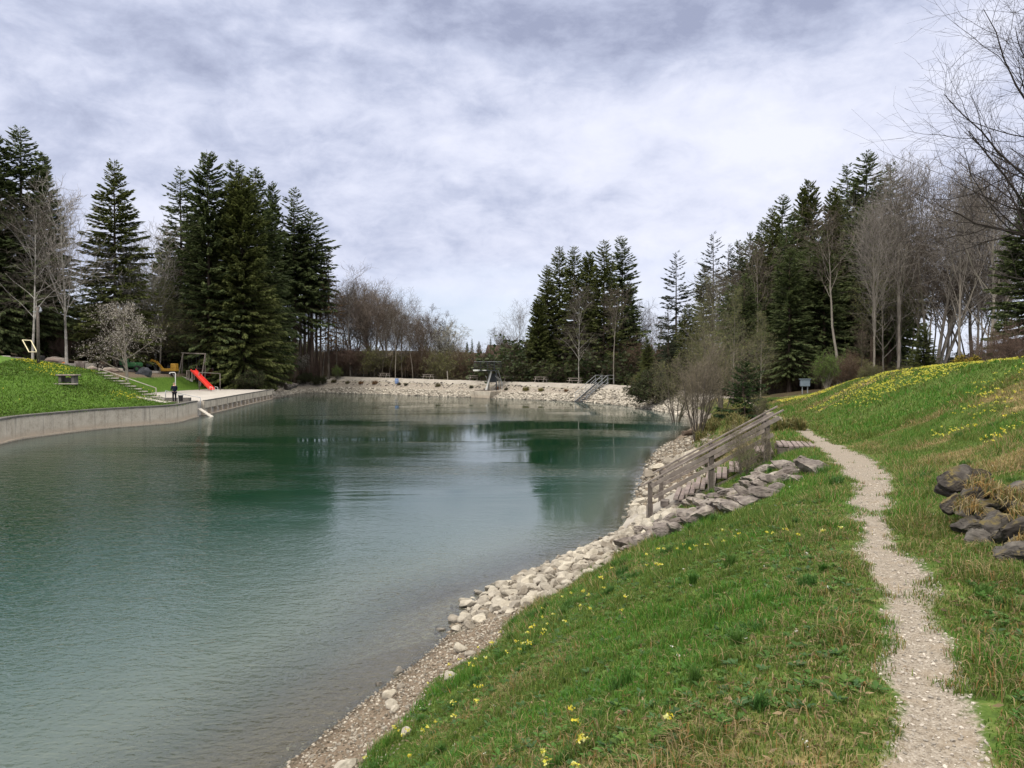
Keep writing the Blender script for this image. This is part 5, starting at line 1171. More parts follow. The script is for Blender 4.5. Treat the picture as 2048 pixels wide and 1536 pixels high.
# bin
p = at(361.5, 803, 68.2); t = empty('litter_bin', (p.x, p.y, 1.46)); b = MB(); b.tube([(0, 0, .12), (0, 0, .62)], [.17, .20], 12); b.build('bin_body', M['black'], t)
b = MB(); b.tube([(-.22, 0, 0), (-.22, 0, .75)], .025, 6); b.build('post', M['white_paint'], t); b = MB(); b.tube([(0, 0, .62), (0, 0, .67)], [.22, .22], 12); b.build('rim', M['steel'], t)
tag(t, 'small black litter bin on a pale post beside the standing person', 'bin')
# outdoor shower
p = at(351, 775, 84); t = empty('outdoor_shower', (p.x, p.y, gz(p.x, p.y))); zt = at(351, 745, 84).z - t.location.z
b = MB(); b.tube([(0, 0, 0), (0, 0, zt - .1), (-.06, 0, zt), (-.62, 0, zt)], .045, 8); b.build('pipe', M['white_paint'], t, smooth=True)
b = MB(); b.tube([(-.60, 0, zt - .02), (-.62, 0, zt - .16)], [.04, .10], 10); b.build('shower_head', M['steel'], t)
b = MB(); b.bar((0, -.01, zt - .62), (-.3, -.01, zt - .1), .03, .03); b.build('brace', M['steel'], t)
tag(t, 'slim white outdoor shower pipe with an arm to the left', 'shower')

# ------------------------------------------------------------------ person on the wall
def skin_obj(name, verts, edges, radii, m, parent=None, sub=1, root=0):
    me = bpy.data.meshes.new(name); me.from_pydata(verts, edges, []); me.materials.append(m)
    o = put(name, me, parent); sk = o.modifiers.new('skin', 'SKIN'); sk.use_smooth_shade = True
    for v, r in zip(me.skin_vertices[0].data, radii): v.radius = (r, r) if not isinstance(r, tuple) else r
    me.skin_vertices[0].data[root].use_root = True
    ss = o.modifiers.new('sub', 'SUBSURF'); ss.levels = sub; ss.render_levels = sub
    return o
pp = at(349, 806, 66.9); ps_ = empty('person', (pp.x, pp.y, 1.545), .8)
bv = [(0, 0, .92), (0, 0, 1.12), (0, .01, 1.32), (0, .02, 1.45), (0, .03, 1.53), (0, .045, 1.62), (0, .05, 1.70),
      (.17, .0, 1.40), (.235, .03, 1.13), (.16, .16, .99), (.13, .22, .97), (-.17, .0, 1.40), (-.27, .02, 1.14), (-.20, .13, 1.02), (-.17, .20, .99),
      (.09, 0, .86), (.10, .01, .48), (.10, -.02, .09), (.11, .10, .035), (-.09, 0, .86), (-.11, .01, .48), (-.11, -.02, .09), (-.12, .10, .035)]
be = [(0, 1), (1, 2), (2, 3), (3, 4), (4, 5), (5, 6), (3, 7), (7, 8), (8, 9), (9, 10), (3, 11), (11, 12), (12, 13), (13, 14), (0, 15), (15, 16), (16, 17), (17, 18), (0, 19), (19, 20), (20, 21), (21, 22)]
br = [.13, .12, .14, .09, .05, .085, .07, .06, .045, .035, .03, .06, .045, .035, .03, .085, .06, .045, .04, .085, .06, .045, .04]
nb_ = len(bv)
for s_, wr in ((1, 10), (-1, 14)):
    w0 = Vector(bv[wr])
    for k in range(5):
        off = Vector(((k - 2) * .016 * s_, .045 - .006 * abs(k - 1), -.010)); t2 = w0 + off; t3 = t2 + Vector((0, .03 - .008 * (k == 4), -.022))
        if k == 0: t2 = w0 + Vector((-.035 * s_, .02, .0)); t3 = t2 + Vector((-.012 * s_, .028, -.006))
        bv += [t2[:], t3[:]]; be += [(wr, nb_), (nb_, nb_ + 1)]; br += [.010, .008]; nb_ += 2
skin_obj('body', bv, be, br, M['skin'], ps_)
skin_obj('jacket', [(0, 0, .86), (0, 0, 1.1), (0, .005, 1.32), (0, .015, 1.46), (.18, 0, 1.40), (.245, .03, 1.13), (.165, .155, 1.0), (-.18, 0, 1.40), (-.28, .02, 1.14), (-.205, .125, 1.03)],
         [(0, 1), (1, 2), (2, 3), (3, 4), (4, 5), (5, 6), (3, 7), (7, 8), (8, 9)], [(.20, .15), (.19, .145), (.20, .15), .11, .085, .068, .055, .085, .068, .055], M['navy'], ps_)
skin_obj('trousers', [(0, 0, .93), (.095, 0, .84), (.105, .01, .48), (.10, -.02, .07), (-.095, 0, .84), (-.115, .01, .48), (-.11, -.02, .07)], [(0, 1), (1, 2), (2, 3), (0, 4), (4, 5), (5, 6)], [.15, .105, .08, .065, .105, .08, .065], M['trouser'], ps_)
for s_ in (.105, -.115):
    skin_obj('shoe', [(s_, -.05, .035), (s_, .05, .035), (s_ * 1.05, .15, .03)], [(0, 1), (1, 2)], [(.045, .035)] * 2 + [(.04, .03)], M['black'], ps_)
skin_obj('hair', [(0, .02, 1.66), (0, .02, 1.715), (0, .05, 1.745)], [(0, 1), (1, 2)], [.085, .09, .06], M['hair'], ps_)
b = MB()
for s_ in (-.035, .035): b.box((s_, .128, 1.655), (.02, .012, .012), bev=.003)
b.build('eyes', M['black'], ps_)
b = MB(); b.box((0, .138, 1.625), (.02, .03, .04), bev=.006); b.build('nose', M['skin'], ps_)
b = MB(); b.box((0, .126, 1.59), (.045, .012, .012), bev=.003); b.build('mouth', M['red'], ps_)
for s_ in (-.088, .088):
    b = MB(); b.box((s_, .04, 1.635), (.015, .04, .06), bev=.006); b.build('ear', M['skin'], ps_)
tag(ps_, 'person in a dark blue jacket and dark trousers standing on the lake wall', 'person')

# ------------------------------------------------------------------ left meadow and playground
p = at(137, 776, 62); t = empty('stone_table', (p.x, p.y, gz(p.x, p.y) - .03), .1)
b = MB(); b.box((0, 0, .80), (1.55, 1.0, .12), bev=.03); b.build('table_top', M['tread'], t)
for s_ in (-.5, .5):
    b = MB(); b.box((s_, 0, .36), (.22, .75, .755), bev=.02); b.build('table_leg', M['concrete_dark'], t)
b = MB(); b.box((0, .1, .40), (.80, .18, .40), bev=.02); b.build('cross_panel', M['concrete_dark'], t)
b = MB(); b.box((.1, -.9, .1), (1.9, .45, .1), bev=.02); b.build('footboard', M['concrete'], t)
tag(t, 'squat grey table with a slab top alone on the left meadow', 'table')
p = at(77, 731, 67); z = gz(p.x, p.y); t = empty('lamp_post', (p.x, p.y, z)); zt = at(78, 614, 67).z - z
b = MB(); b.tube([(0, 0, -.2), (0, 0, zt)], [.14, .10], 10); b.build('post', M['wood_dark'], t, smooth=True)
b = MB(); b.bar((-.42, 0, zt - .42), (.30, 0, zt - .42), .07, .07); b.build('cross_arm', M['steel'], t)
b = MB(); b.tube([(.25, 0, zt - .05), (.25, 0, zt - .36)], [.05, .12], 10); b.build('lamp_head', M['steel'], t)
b = MB(); b.tube([(-.02, 0, zt), (.1, 0, zt + .12), (.25, 0, zt - .05)], .025, 6); b.build('bracket', M['steel'], t)
tag(t, 'tall grey wooden post with a small lamp at the edge of the left meadow', 'lamp post')
# pale frame leaning on the grass
p = at(58, 706, 84); z = gz(p.x, p.y); t = empty('goal_frame', (p.x, p.y, z)); q = [at(x, y, 84 + dy) - Vector((p.x, p.y, z)) for x, y, dy in ((45, 680, 1.5), (62, 681, 1.5), (74, 704, 0), (58, 704, 0))]
for i in range(4):
    b = MB(); b.tube([q[i], q[(i + 1) % 4]], .06, 6); b.build('bar', M['cream'], t)
tag(t, 'cream coloured rectangular frame leaning beside the lamp post', 'frame')
def gp(px, Y, dz=0.0):
    """the ground at distance Y in the direction of photo column px"""
    q = at(px, 740, Y); q.z = gz(q.x, q.y) + dz; return q
def ledge(name, pts, w, h, m, label, cat, Y0=None):
    b = MB()
    for i in range(len(pts) - 1):
        a, c = pts[i], pts[i + 1]; b.bar(a + Vector((0, 0, h * .3)), c + Vector((0, 0, h * .3)), w, h, bev=.02)
    o = b.build(name, m); tag(o, label, cat); return o
ledge('stone_edging', [gp(-40, 82), gp(0, 83), gp(40, 86), gp(76, 90), gp(120, 95), gp(148, 98)], .5, .55, M['plaster'], 'pale curved stone edging along the top of the left meadow', 'edging')
ledge('stone_edging', [gp(-20, 88), gp(14, 90), gp(34, 92), gp(52, 93)], .5, .4, M['concrete'], 'upper short stone edging behind the pale frame', 'edging')
ledge('stone_edging', [gp(208, 101), gp(280, 103), gp(330, 106), gp(384, 109)], .5, .35, M['plaster'], 'low pale edging along the playground bank behind the cherry', 'edging')
ledge('stone_edging', [gp(36, 80), gp(60, 80), gp(76, 79), gp(106, 80)], .5, .25, M['concrete'], 'low grey edging just behind the lamp post', 'edging')
p = gp(2, 82); b = MB(); b.box((0, 0, .35), (1.5, 1, .85), bev=.04); tag(b.build('concrete_block', M['plaster'], None, (p.x, p.y, p.z)), 'pale concrete block at the left photo edge behind the meadow', 'block')
p = gp(159, 99); t = empty('block_hut', (p.x, p.y, p.z - .1)); b = MB(); b.box((.25, 0, .35), (1.3, 1.2, 1.0), bev=.08); b.build('body', M['rubble'], t)
b = MB(); b.box((-.72, -.2, .20), (.48, .8, .62), bev=.03); b.build('opening', M['black'], t); b = MB(); b.box((1.45, 0, .22), (.95, 1.0, .72), bev=.08); b.build('side_block', M['concrete'], t)
tag(t, 'pale rounded masonry block with a dark opening beside the playground', 'block')
p = at(82, 716, 82); b = MB(); b.box((0, 0, 0), (.55, .6, .5), bev=.05); tag(b.build('black_crate', M['black'], None, (p.x, p.y, p.z)), 'black box right behind the lamp post', 'box')
# orange sheet over a heap, rubble heaps
def heap(px, py, Y, w, h, m, name, label, cat, seed):
    p = gp(px, Y, h * .2) if Y < 112 else at(px, py, Y); me = rock_mesh(name, seed, m, 3, 6, 1.0, .12); o = put(name, me, None, p); o.scale = (w / 2, w / 2.6, h); tag(o, label, cat); return o
heap(127, 703, 97, 2.0, .5, M['orange'], 'orange_sheet', 'orange sheet over a heap of material behind the meadow', 'sheet', 71)
heap(103, 703, 97.5, 4.4, .8, M['rubble'], 'soil_heap', 'brownish heap of soil left of the orange sheet', 'heap', 72)
heap(184, 725, 97, 2.6, .5, M['rubble'], 'rubble_heap', 'low pale heap of rubble left of the brown trestle', 'heap', 73)
heap(226, 726, 99, 3.2, .6, M['rubble'], 'rubble_heap', 'low pale heap of rubble between the brown trestle and the cherry', 'heap', 74)
p = gp(203, 96); z = gz(p.x, p.y); t = empty('wooden_trestle', (p.x, p.y, p.z)); b = MB(); b.bar((-.75, 0, 0), (.35, 0, 1.35), .2, .22); b.build('brace', M['wood_dark'], t); b = MB(); b.bar((-.1, .1, 0), (.25, .1, 1.3), .2, .2); b.build('post', M['wood_dark'], t)
b = MB(); b.bar((-.1, -.1, 1.25), (.75, -.1, 1.05), .25, .25); b.build('top_beam', M['roof'], t); tag(t, 'dark brown wooden trestle leaning at the playground edge left of the cherry', 'trestle')
# green machine and tarpaulin heap behind the cherry trunk
p = gp(268, 102); t = empty('green_machine', (p.x, p.y, p.z))
b = MB(); b.box((0, 0, .95), (2.0, 1.1, .7), bev=.15); b.build('body', M['green_paint'], t); b = MB(); b.box((-1.3, 0, 1.35), (.9, 1.0, .9), bev=.1); b.build('cab', M['green_paint'], t)
for s_ in (-1.3, .75):
    w_ = MB(); w_.tube([(s_, -.75, .42), (s_, -.45, .42)], .46, 16); wo = w_.build('wheel', M['black'], t); h_ = MB(); h_.tube([(s_, -.78, .42), (s_, -.752, .42)], .2, 12); h_.build('hub', M['green_paint'], wo)
tag(t, 'green work vehicle half hidden by the cherry trunk', 'vehicle')
heap(287, 731, 99.2, 2.2, 1.05, M['tarp'], 'tarpaulin_heap', 'dark tarpaulin covered heap right of the cherry trunk', 'heap', 75)
# yellow mini excavator
p = gp(338, 105); t = empty('excavator', (p.x, p.y, p.z - .05))
b = MB(); b.box((.0, 0, .22), (2.0, 1.0, .36), bev=.12); b.build('track', M['black'], t); b = MB(); b.box((.1, 0, .62), (2.1, 1.05, .38), bev=.06); b.build('chassis', M['yellow'], t)
b = MB(); b.box((.75, 0, 1.15), (.75, .95, .68), bev=.08); b.build('engine_cover', M['yellow'], t); b = MB(); b.box((.05, .1, 1.0), (.5, .7, .38), bev=.06); b.build('seat', M['black'], t)
b = MB(); b.bar((-.85, 0, .75), (-1.75, 0, 1.75), .22, .28); b.bar((-1.7, 0, 1.72), (-2.45, 0, 2.0), .20, .24); b.build('boom', M['yellow'], t)
b = MB(); b.bar((-2.35, 0, 2.0), (-2.75, 0, 1.45), .18, .2); b.build('dipper', M['yellow'], t); b = MB(); b.prism([(-3.0, -.3), (-2.55, -.3), (-2.55, .3), (-3.0, .3)], 1.1, 1.5); b.build('bucket', M['dark_steel'], t)
tag(t, 'yellow mini excavator parked at the edge of the playground', 'excavator')
# swing frame with a red net fence behind
p = at(388, 744, 108); z = gz(p.x, p.y); t = empty('swing_frame', (p.x, p.y, z - .1)); zt = at(388, 706.5, 108).z - z + .1; hw = 1.75
b = MB(); b.bar((-hw, 0, zt + .05), (hw, 0, zt - .08), .14, .14); b.build('top_beam', M['wood'], t)
for x0, x1 in ((-hw + .2, -hw - .45), (hw - .1, hw - .55)):
    for y1 in (-.8, .8):
        b = MB(); b.bar((x0, 0, zt), (x1, y1, 0), .11, .11); b.build('leg', M['wood'], t)
for x0 in (-.55, .55):
    sw = MB(); sw.box((x0, 0, .62), (.45, .2, .04), bev=.01); so = sw.build('swing_seat', M['black'], t); ch = MB(); ch.tube([(x0 - .2, 0, .62), (x0 - .2, 0, zt - .05)], .012, 4); ch.tube([(x0 + .2, 0, .62), (x0 + .2, 0, zt - .05)], .012, 4); ch.build('chain', M['dark_steel'], so)
tag(t, 'wooden swing frame with slanting legs under the dark spruces', 'swing')
p = at(385, 740, 111); t = empty('net_fence', (p.x, p.y, gz(p.x, p.y))); b = MB()
for k in range(9): b.box((-2.6 + .7 * k, 0, .55), (.02, .02, 1.0))
for k in range(8): b.box((.2, 0, .15 + .13 * k), (5.6, .016, .05))
b.build('mesh', M['dark_red'], t)
for x0 in (-2.6, .2, 3.0):
    b = MB(); b.tube([(x0, 0, 0), (x0, 0, 1.25)], .04, 6); b.build('post', M['wood'], t)
b = MB(); b.bar((-2.6, -.05, 1.2), (3.0, -.05, 1.15), .06, .1); b.build('top_rail', M['wood'], t)
tag(t, 'dark red net fence between posts behind the swing frame', 'fence')
# red slide down the bank
a = at(386, 741, 105); c = at(424, 781, 101.0); c.z = 1.62; t = empty('slide', (c.x, c.y, c.z)); v = a - c; side = v.cross(Vector((0, 0, 1))).normalized(); upn = side.cross(v).normalized()
b = MB(); b.bar((0, 0, 0), v, .62, .05); b.build('chute', M['red'], t)
for s_ in (-1, 1):
    b = MB(); b.bar(side * .34 * s_ + upn * .10, v + side * .34 * s_ + upn * .10, .06, .26); b.build('side_wall', M['red'], t)
b = MB(); b.box(v + Vector((-.55, .5, -.05)), (.9, .9, .10), bev=.02); b.build('platform', M['wood'], t)
for dx, dy in ((-.9, .15), (-.2, .15), (-.9, .85), (-.2, .85)):
    b = MB(); b.bar(v + Vector((dx, dy, -.12)), v + Vector((dx, dy, -1.3)), .14, .14); b.build('leg', M['wood'], t)
for s_ in (-1, 1):
    b = MB(); q0 = side * .34 * s_; b.tube([q0 + Vector((.05, -.05, -.15)), q0 + Vector((.1, -.1, .42)), q0 + Vector((.55, -.3, .35)), q0 + Vector((.6, -.32, -.15))], .035, 6); b.build('foot_bracket', M['white_paint'], t)
b = MB(); b.box(v + Vector((.25, .7, .25)), (.12, .12, .9), bev=.02); b.build('hand_post', M['roof'], t)
tag(t, 'bright red slide running down the bank to the paved terrace', 'slide')
p = at(510, 745, 109); z = gz(p.x, p.y); rail('wood_rail', [at(398, 745, 104), at(440, 747, 106)], [(at(398, 745, 104), gz(at(398, 745, 104).x, 104)), (at(440, 747, 106), gz(at(440, 747, 106).x, 106))], .06, M['wood'], 'low wooden rail in the shade right of the slide', 'rail')
heap(418, 748, 107, .35, .2, M['white_paint'], 'white_stone', 'small white stone on the bank right of the slide', 'stone', 76)
heap(580, 772, 120, 2.6, .7, M['outcrop'], 'shore_boulder', 'dark boulder at the end of the swimming wall', 'boulder', 77)

# ------------------------------------------------------------------ on the dam
def bench_table(px, py, Y, label):
    p = at(px, py, Y); x, y = p.x, p.y; z = gz(x, y); t = empty('picnic_table', (x, y, z), -.55)
    b = MB(); b.box((0, 0, .80), (2.0, .75, .09), bev=.015); b.build('table_top', M['wood'], t)
    for s_ in (-1, 1):
        b = MB(); b.box((0, .62 * s_, .47), (2.0, .28, .06), bev=.01); b.build('seat', M['wood'], t)
        b = MB(); b.bar((.72 * s_, -.62, .02), (.72 * s_, -.18, .76), .09, .09); b.bar((.72 * s_, .62, .02), (.72 * s_, .18, .76), .085, .085); b.bar((.78 * s_, -.62, .44), (.78 * s_, .62, .44), .05, .08); b.build('leg_frame', M['concrete'], t)
    tag(t, label, 'picnic table')
def crest_at(px, off=5.9):
    """point on the dam crest path in the direction of photo column px"""
    best = min((j for j in range(NS) if freg[j] == 'dam' and fs[j, 1] > 76), key=lambda j: abs((fs[j] + fdir[j] * off)[0] / (fs[j] + fdir[j] * off)[1] - (px - 1024) / F_PX))
    return fs[best] + fdir[best] * off
for px, lb in ((770, 'leftmost picnic table on the dam crest'), (857, 'pale picnic table on the dam crest between the blue bin and the diving tower'), (951, 'picnic table just left behind the diving tower'), (1022, 'picnic table on the dam crest right of the diving tower'), (1083, 'picnic table midway between the diving tower and the metal stairs'), (1150, 'picnic table half hidden by the metal stair rail')):
    q = crest_at(px, 6.6); bench_table(1024 + q[0] / q[1] * F_PX, 760, q[1], lb)
q = crest_at(791, 3.6); z = gz(*q); t = empty('waste_bag', (q[0], q[1], z)); b = MB(); b.tube([(0, 0, .02), (0, 0, .5), (0, 0, .85)], [.30, .36, .30], 10); b.build('bag', M['blue'], t); b = MB(); b.tube([(0, 0, .85), (0, 0, .92)], [.36, .34], 10); b.build('lid', M['blue'], t); tag(t, 'small blue bin standing on the dam slope', 'bin')
q = crest_at(898, 7.2); b = MB(); b.bar((q[0], q[1], gz(*q) - .1), (q[0] - .1, q[1], gz(*q) + 1.5), .16, .12); tag(b.build('stone_post', M['concrete']), 'slim pale post on the dam crest left of the diving tower', 'post')
# diving tower on its concrete base
q = crest_at(968, .55); bp = Vector((q[0], q[1], 0)); ang = math.atan2(.78, .62) - PI / 2
plat = empty('diving_tower', bp, ang)
def pr(pts, z0, z1, nm, m, par=plat, top=None):
    b = MB(); n = len(pts)
    if top: b.add([(x, y, z0) for x, y in pts] + [(x, y, z1) for x, y in top], [list(range(n))[::-1], list(range(n, 2 * n))] + [[i, (i + 1) % n, n + (i + 1) % n, n + i] for i in range(n)])
    else: b.prism(pts, z0, z1)
    return b.build(nm, m, par)
pr([(-1.6, -.9), (1.2, -.9), (1.6, 1.8), (-1.9, 1.8)], -1.0, 1.05, 'base', M['stained'], top=[(-2.3, -1.1), (2.0, -1.1), (2.4, 3.2), (-2.6, 3.2)])
b = MB(); b.bar((-.15, .25, 1.05), (.25, 1.1, 4.05), .20, .20); b.build('strut', M['white_paint'], plat)
for x0 in (-.75, .75):
    b = MB(); b.tube([(x0, 1.7, 1.05), (x0, 1.7, 4.0)], .08, 8); b.build('column', M['dark_steel'], plat)
b = MB(); b.box((-.15, .55, 4.12), (1.9, 3.3, .14), bev=.02); b.build('platform', M['dark_steel'], plat)
b = MB(); b.box((-.75, -1.2, 4.16), (.95, .5, .22), bev=.02); b.build('board_nose', M['white_paint'], plat)
b = MB(); b.box((.75, -1.1, 4.17), (.75, .08, .10), bev=.02); b.build('edge_bar', M['white_paint'], plat)
rl = MB()
for x0, x1, y0, y1 in ((-1.4, -1.4, -1.0, 2.15), (1.3, 1.3, -1.0, 2.15), (-1.4, 1.3, 2.15, 2.15)):
    for h in (.45, .75, 1.05, 1.25): rl.tube([(x0, y0, 4.2 + h), (x1, y1, 4.2 + h)], .022, 5)
for x0, y0 in ((-1.4, -1), (-1.4, .5), (-1.4, 2.15), (1.3, -1), (1.3, .5), (1.3, 2.15), (0, 2.15)): rl.tube([(x0, y0, 4.12), (x0, y0, 5.45)], .03, 5)
rl.build('railing', M['dark_steel'], plat)
b = MB(); b.tube([(-1.4, -1.0, 5.5), (-1.4, 2.15, 5.5), (1.3, 2.15, 5.5), (1.3, -1, 5.5)], .035, 6); b.build('top_rail', M['steel'], plat)
lad = MB(); 
for x0 in (.35, .95): lad.bar((x0, 3.3, 1.1), (x0, 1.95, 4.1), .06, .10)
for k in range(9): lad.bar((.35, 3.3 - 1.35 * (k + .5) / 9, 1.1 + 3.0 * (k + .5) / 9), (.95, 3.3 - 1.35 * (k + .5) / 9, 1.1 + 3.0 * (k + .5) / 9), .12, .03)
lad.build('ladder', M['steel'], plat)
for s_ in (-1, 1):
    b = MB(); b.tube([(s_ * 1.15, 1.9, 1.1), (s_ * 1.15, 1.9, 2.6), (s_ * 1.0, 1.2, 3.3)], .05, 6); b.tube([(s_ * 1.45, 2.2, 1.1), (s_ * 1.45, 2.2, 2.4), (s_ * 1.1, 1.5, 3.2)], .05, 6); b.build('handrail', M['steel'], plat)
b = MB(); b.box((-.9, .6, 1.11), (2.6, 1.3, .10), bev=.02); b.build('lower_deck', M['wood_dark'], plat)
b = MB(); b.box((0, 1.75, 3.0), (1.5, .06, 1.3), bev=.01); b.build('back_panel', M['dark_steel'], plat)
tag(plat, 'small dark diving tower with railings on a concrete base at the dam', 'diving tower')
# metal stairs down the dam
jb = min((j for j in range(NS) if freg[j] == 'dam'), key=lambda j: abs(fs[j, 0] / fs[j, 1] - (1163 - 1024) / F_PX)); s0 = fs[jb]; dr = fdir[jb]
st = empty('metal_stairs', (s0[0], s0[1], 0), math.atan2(dr[1], dr[0]) - PI / 2)     # local +y points up the dam
sk = -.0
L_, Hh_ = 5.1, gz(*(s0 + dr * 5.4)) + .30
b = MB()
for x0 in (-.95, .0, .95): b.bar((x0, -.2, -.15), (x0, L_, Hh_), .08, .22)
b.build('stringer', M['steel'], st)
for k in range(12):
    u = (k + .6) / 12; b = MB(); b.box((0, -.2 + (L_ + .2) * u, -.12 + (Hh_ + .12) * u + .10), (1.85, .26, .05), bev=.008); b.build('tread', M['dark_steel'], st)
for x0 in (-.98, .0, .98):
    b = MB(); n_ = 2 if x0 else 1
    for h in ((.55, 1.05) if x0 else (.95,)): b.tube([(x0, .1, .1 + h), (x0, L_ - .3, Hh_ + h), (x0, L_ + 1.3, Hh_ + h)], .035, 6)
    for y0, z0 in ((.1, .0), (L_ * .5, Hh_ * .5), (L_ - .3, Hh_ - .1), (L_ + 1.3, Hh_ - .1)): b.tube([(x0, y0, z0), (x0, y0, z0 + (1.12 if x0 else 1.0))], .032, 6)
    b.build('handrail', M['steel'], st)
b = MB(); b.box((0, -.35, -.1), (1.9, .5, .3), bev=.02); b.build('foot_plate', M['black'], st)
tag(st, 'grey metal stairs with handrails leading down the dam into the water', 'stairs')
# far roof behind the trees
p = at(1004, 700, 230); t = empty('farm_house', (p.x, p.y, gz(p.x, p.y)), .25); zr = at(1004, 690, 230).z - t.location.z
b = MB(); b.box((0, 0, (zr - 3.2) / 2), (8, 7, zr - 3.2)); b.build('wall', M['plaster'], t)
b = MB(); b.add([(-4.5, -4.4, zr - 3.3), (4.5, -4.4, zr - 3.3), (4.5, 4.4, zr - 3.3), (-4.5, 4.4, zr - 3.3), (-4.5, 0, zr), (4.5, 0, zr)], [[0, 1, 5, 4], [2, 3, 4, 5], [0, 4, 3], [1, 2, 5], [3, 2, 1, 0]]); rf = b.build('roof', M['roof'], t)
b = MB(); b.box((1.5, .6, zr + .2), (.7, .7, 1.4)); b.build('chimney', M['plaster'], rf)
for x0 in (-2.7, -.9, .9, 2.7):
    b = MB(); b.box((x0, -3.52, zr - 5.0), (1.0, .1, 1.3)); b.build('window', M['glass'], t)
tag(t, 'distant house with an orange brown roof behind the valley thicket', 'house')

# ------------------------------------------------------------------ wooden stairs on the right shore
O = Vector((7.0, 19.9, 2.5)); U = Vector((-.962, .272, 0)); W = Vector((.272, .962, 0)); WID = 2.1
ws = empty('wooden_stairs', O)
def wp(u, w, z): return U * u + W * w + Vector((0, 0, z - O.z))
def zs(u): return 2.44 - .565 * u
def plank(u0, u1, z, name, nb, w0=0.0, w1=WID, m='tread'):
    b = MB(); du = (u1 - u0) / nb
    for k in range(nb):
        a = u0 + du * k + .012; c = u0 + du * (k + 1) - .012; dz = R2.normal(0, .006)
        b.bar(wp((a + c) / 2, w0, z + dz), wp((a + c) / 2, w1 + R2.normal(0, .02), z + dz + R2.normal(0, .006)), c - a, .055, bev=.006)
    return b.build(name, M[m], ws)
plank(-.95, -.02, 2.50, 'platform', 7, .35, 1.75)
b = MB(); b.bar(wp(-.9, .38, 2.37), wp(.0, .38, 2.37), .10, .16); b.bar(wp(-.9, 1.7, 2.37), wp(.0, 1.7, 2.37), .10, .16); b.bar(wp(-.86, .3, 2.30), wp(-.86, .3, 1.85), .14, .14); b.build('platform_beam', M['wood_dark'], ws)
plank(.10, .58, 2.34, 'landing', 3, .15, WID)
for k, u in enumerate((.95, 1.28, 1.58, 1.86, 2.14, 2.42)):
    plank(u, u + .30, zs(u + .15) + .02, 'tread', 2, .02, WID)
for w_ in (.10, WID - .1):
    b = MB(); b.bar(wp(.1, w_, zs(.1) - .26), wp(2.75, w_, zs(2.75) - .22), .09, .24); b.build('stringer', M['wood_dark'], ws)
# concrete slab and a last short baulk at the foot
b = MB(); v0 = [wp(2.55, .1, .98), wp(4.3, .1, -.05), wp(4.3, WID + .1, -.05), wp(2.55, WID + .1, .98)]
b.add([v[:] for v in v0] + [(v + Vector((0, 0, -.35)))[:] for v in v0], [[0, 1, 2, 3], [7, 6, 5, 4], [0, 4, 5, 1], [1, 5, 6, 2], [2, 6, 7, 3], [3, 7, 4, 0]]); sl = b.build('foot_slab', M['concrete'], ws)
b = MB(); b.bar(wp(2.95, .12, .84), wp(2.95, .5, .84), .22, .16, bev=.01); b.build('baulk', M['wood'], ws)
rail_z = lambda u: 3.42 - .585 * u
for w_, u0, u1, ups in ((0.0, -.12, 3.55, (.28, 1.70, 3.33)), (WID + .05, -.1, 3.45, (.25, 1.75, 3.2))):
    hr = MB(); hr.bar(wp(u0, w_, rail_z(u0)), wp(u1, w_, rail_z(u1)), .12, .045, bev=.008); h = hr.build('handrail', M['wood'], ws)
    b = MB(); b.bar(wp(u0 + .1, w_ - .055, rail_z(u0 + .1) - .14), wp(u1 - .25, w_ - .055, rail_z(u1 - .25) - .14), .04, .115, bev=.006); b.build('upper_board', M['wood'], ws)
    b = MB(); b.bar(wp(u0 + .25, w_ - .055, rail_z(u0 + .25) - .50), wp(u1 - .32, w_ - .055, rail_z(u1 - .32) - .50), .04, .10, bev=.006); b.build('lower_board', M['wood'], ws)
    for u in ups:
        zb = min(gz(*(O + wp(u, w_, 0))[:2]), zs(u)) - .12
        pb = MB(); pb.bar(wp(u, w_ + .02, zb), wp(u, w_ + .02, rail_z(u) - .03), .13, .11, up=(1, 0, 0), bev=.008); po = pb.build('post', M['wood_dark'], ws)
        b = MB(); b.bar(wp(u - .075, w_ - .075, zb + .05), wp(u - .075, w_ - .075, rail_z(u) - .62), .03, .03, up=(1, 0, 0)); b.bar(wp(u + .075, w_ - .075, zb + .05), wp(u + .075, w_ - .075, rail_z(u) - .62), .03, .03, up=(1, 0, 0)); b.build('bracket', M['wood'], po)
tag(ws, 'weathered grey wooden stairs with plank handrails going down to the water', 'stairs')
# a dark log beside the shore bush, box on a post, clipped yellow hedge
p = ground_at(1388, 870); b = MB(); b.tube([(-.8, 0, .12), (0, .05, .16), (.9, .1, .14)], [.15, .17, .13], 9); o = b.build('log', M['bark_spruce'], None, p, .4); tag(o, 'short dark log lying on the bank under the bare shore bush', 'log')
p = at(1610, 766, 57); z = gz(p.x, p.y); t = empty('info_box', (p.x, p.y, z)); zt = p.z - z
b = MB(); b.box((0, 0, zt), (.68, .3, .52), bev=.03); b.build('box', M['box_grey'], t); b = MB(); b.box((0, 0, zt + .29), (.78, .4, .05), bev=.01); b.build('box_roof', M['box_grey'], t)
for x0 in (-.2, .2):
    b = MB(); b.tube([(x0, 0, -.1), (x0, 0, zt - .25)], .04, 6); b.build('post', M['steel'], t)
tag(t, 'small blue grey box on posts at the edge of the right wood', 'box')
variant('clipped', 'clipped_hedge', bush(51, 1.0, 1, 22, leaf=[(.30, .22, .03), (.36, .28, .04), (.16, .15, .03)], nl=5200, ls=.10, tw=(.10, .08, .04), rmin=.006, spread=1.1, ang=.8), M['bark_grey'])
plant_px('clipped', 1932, 704, 32, 'low clipped yellowish bush on the brow of the flowery slope', 'bush', wide=.9)
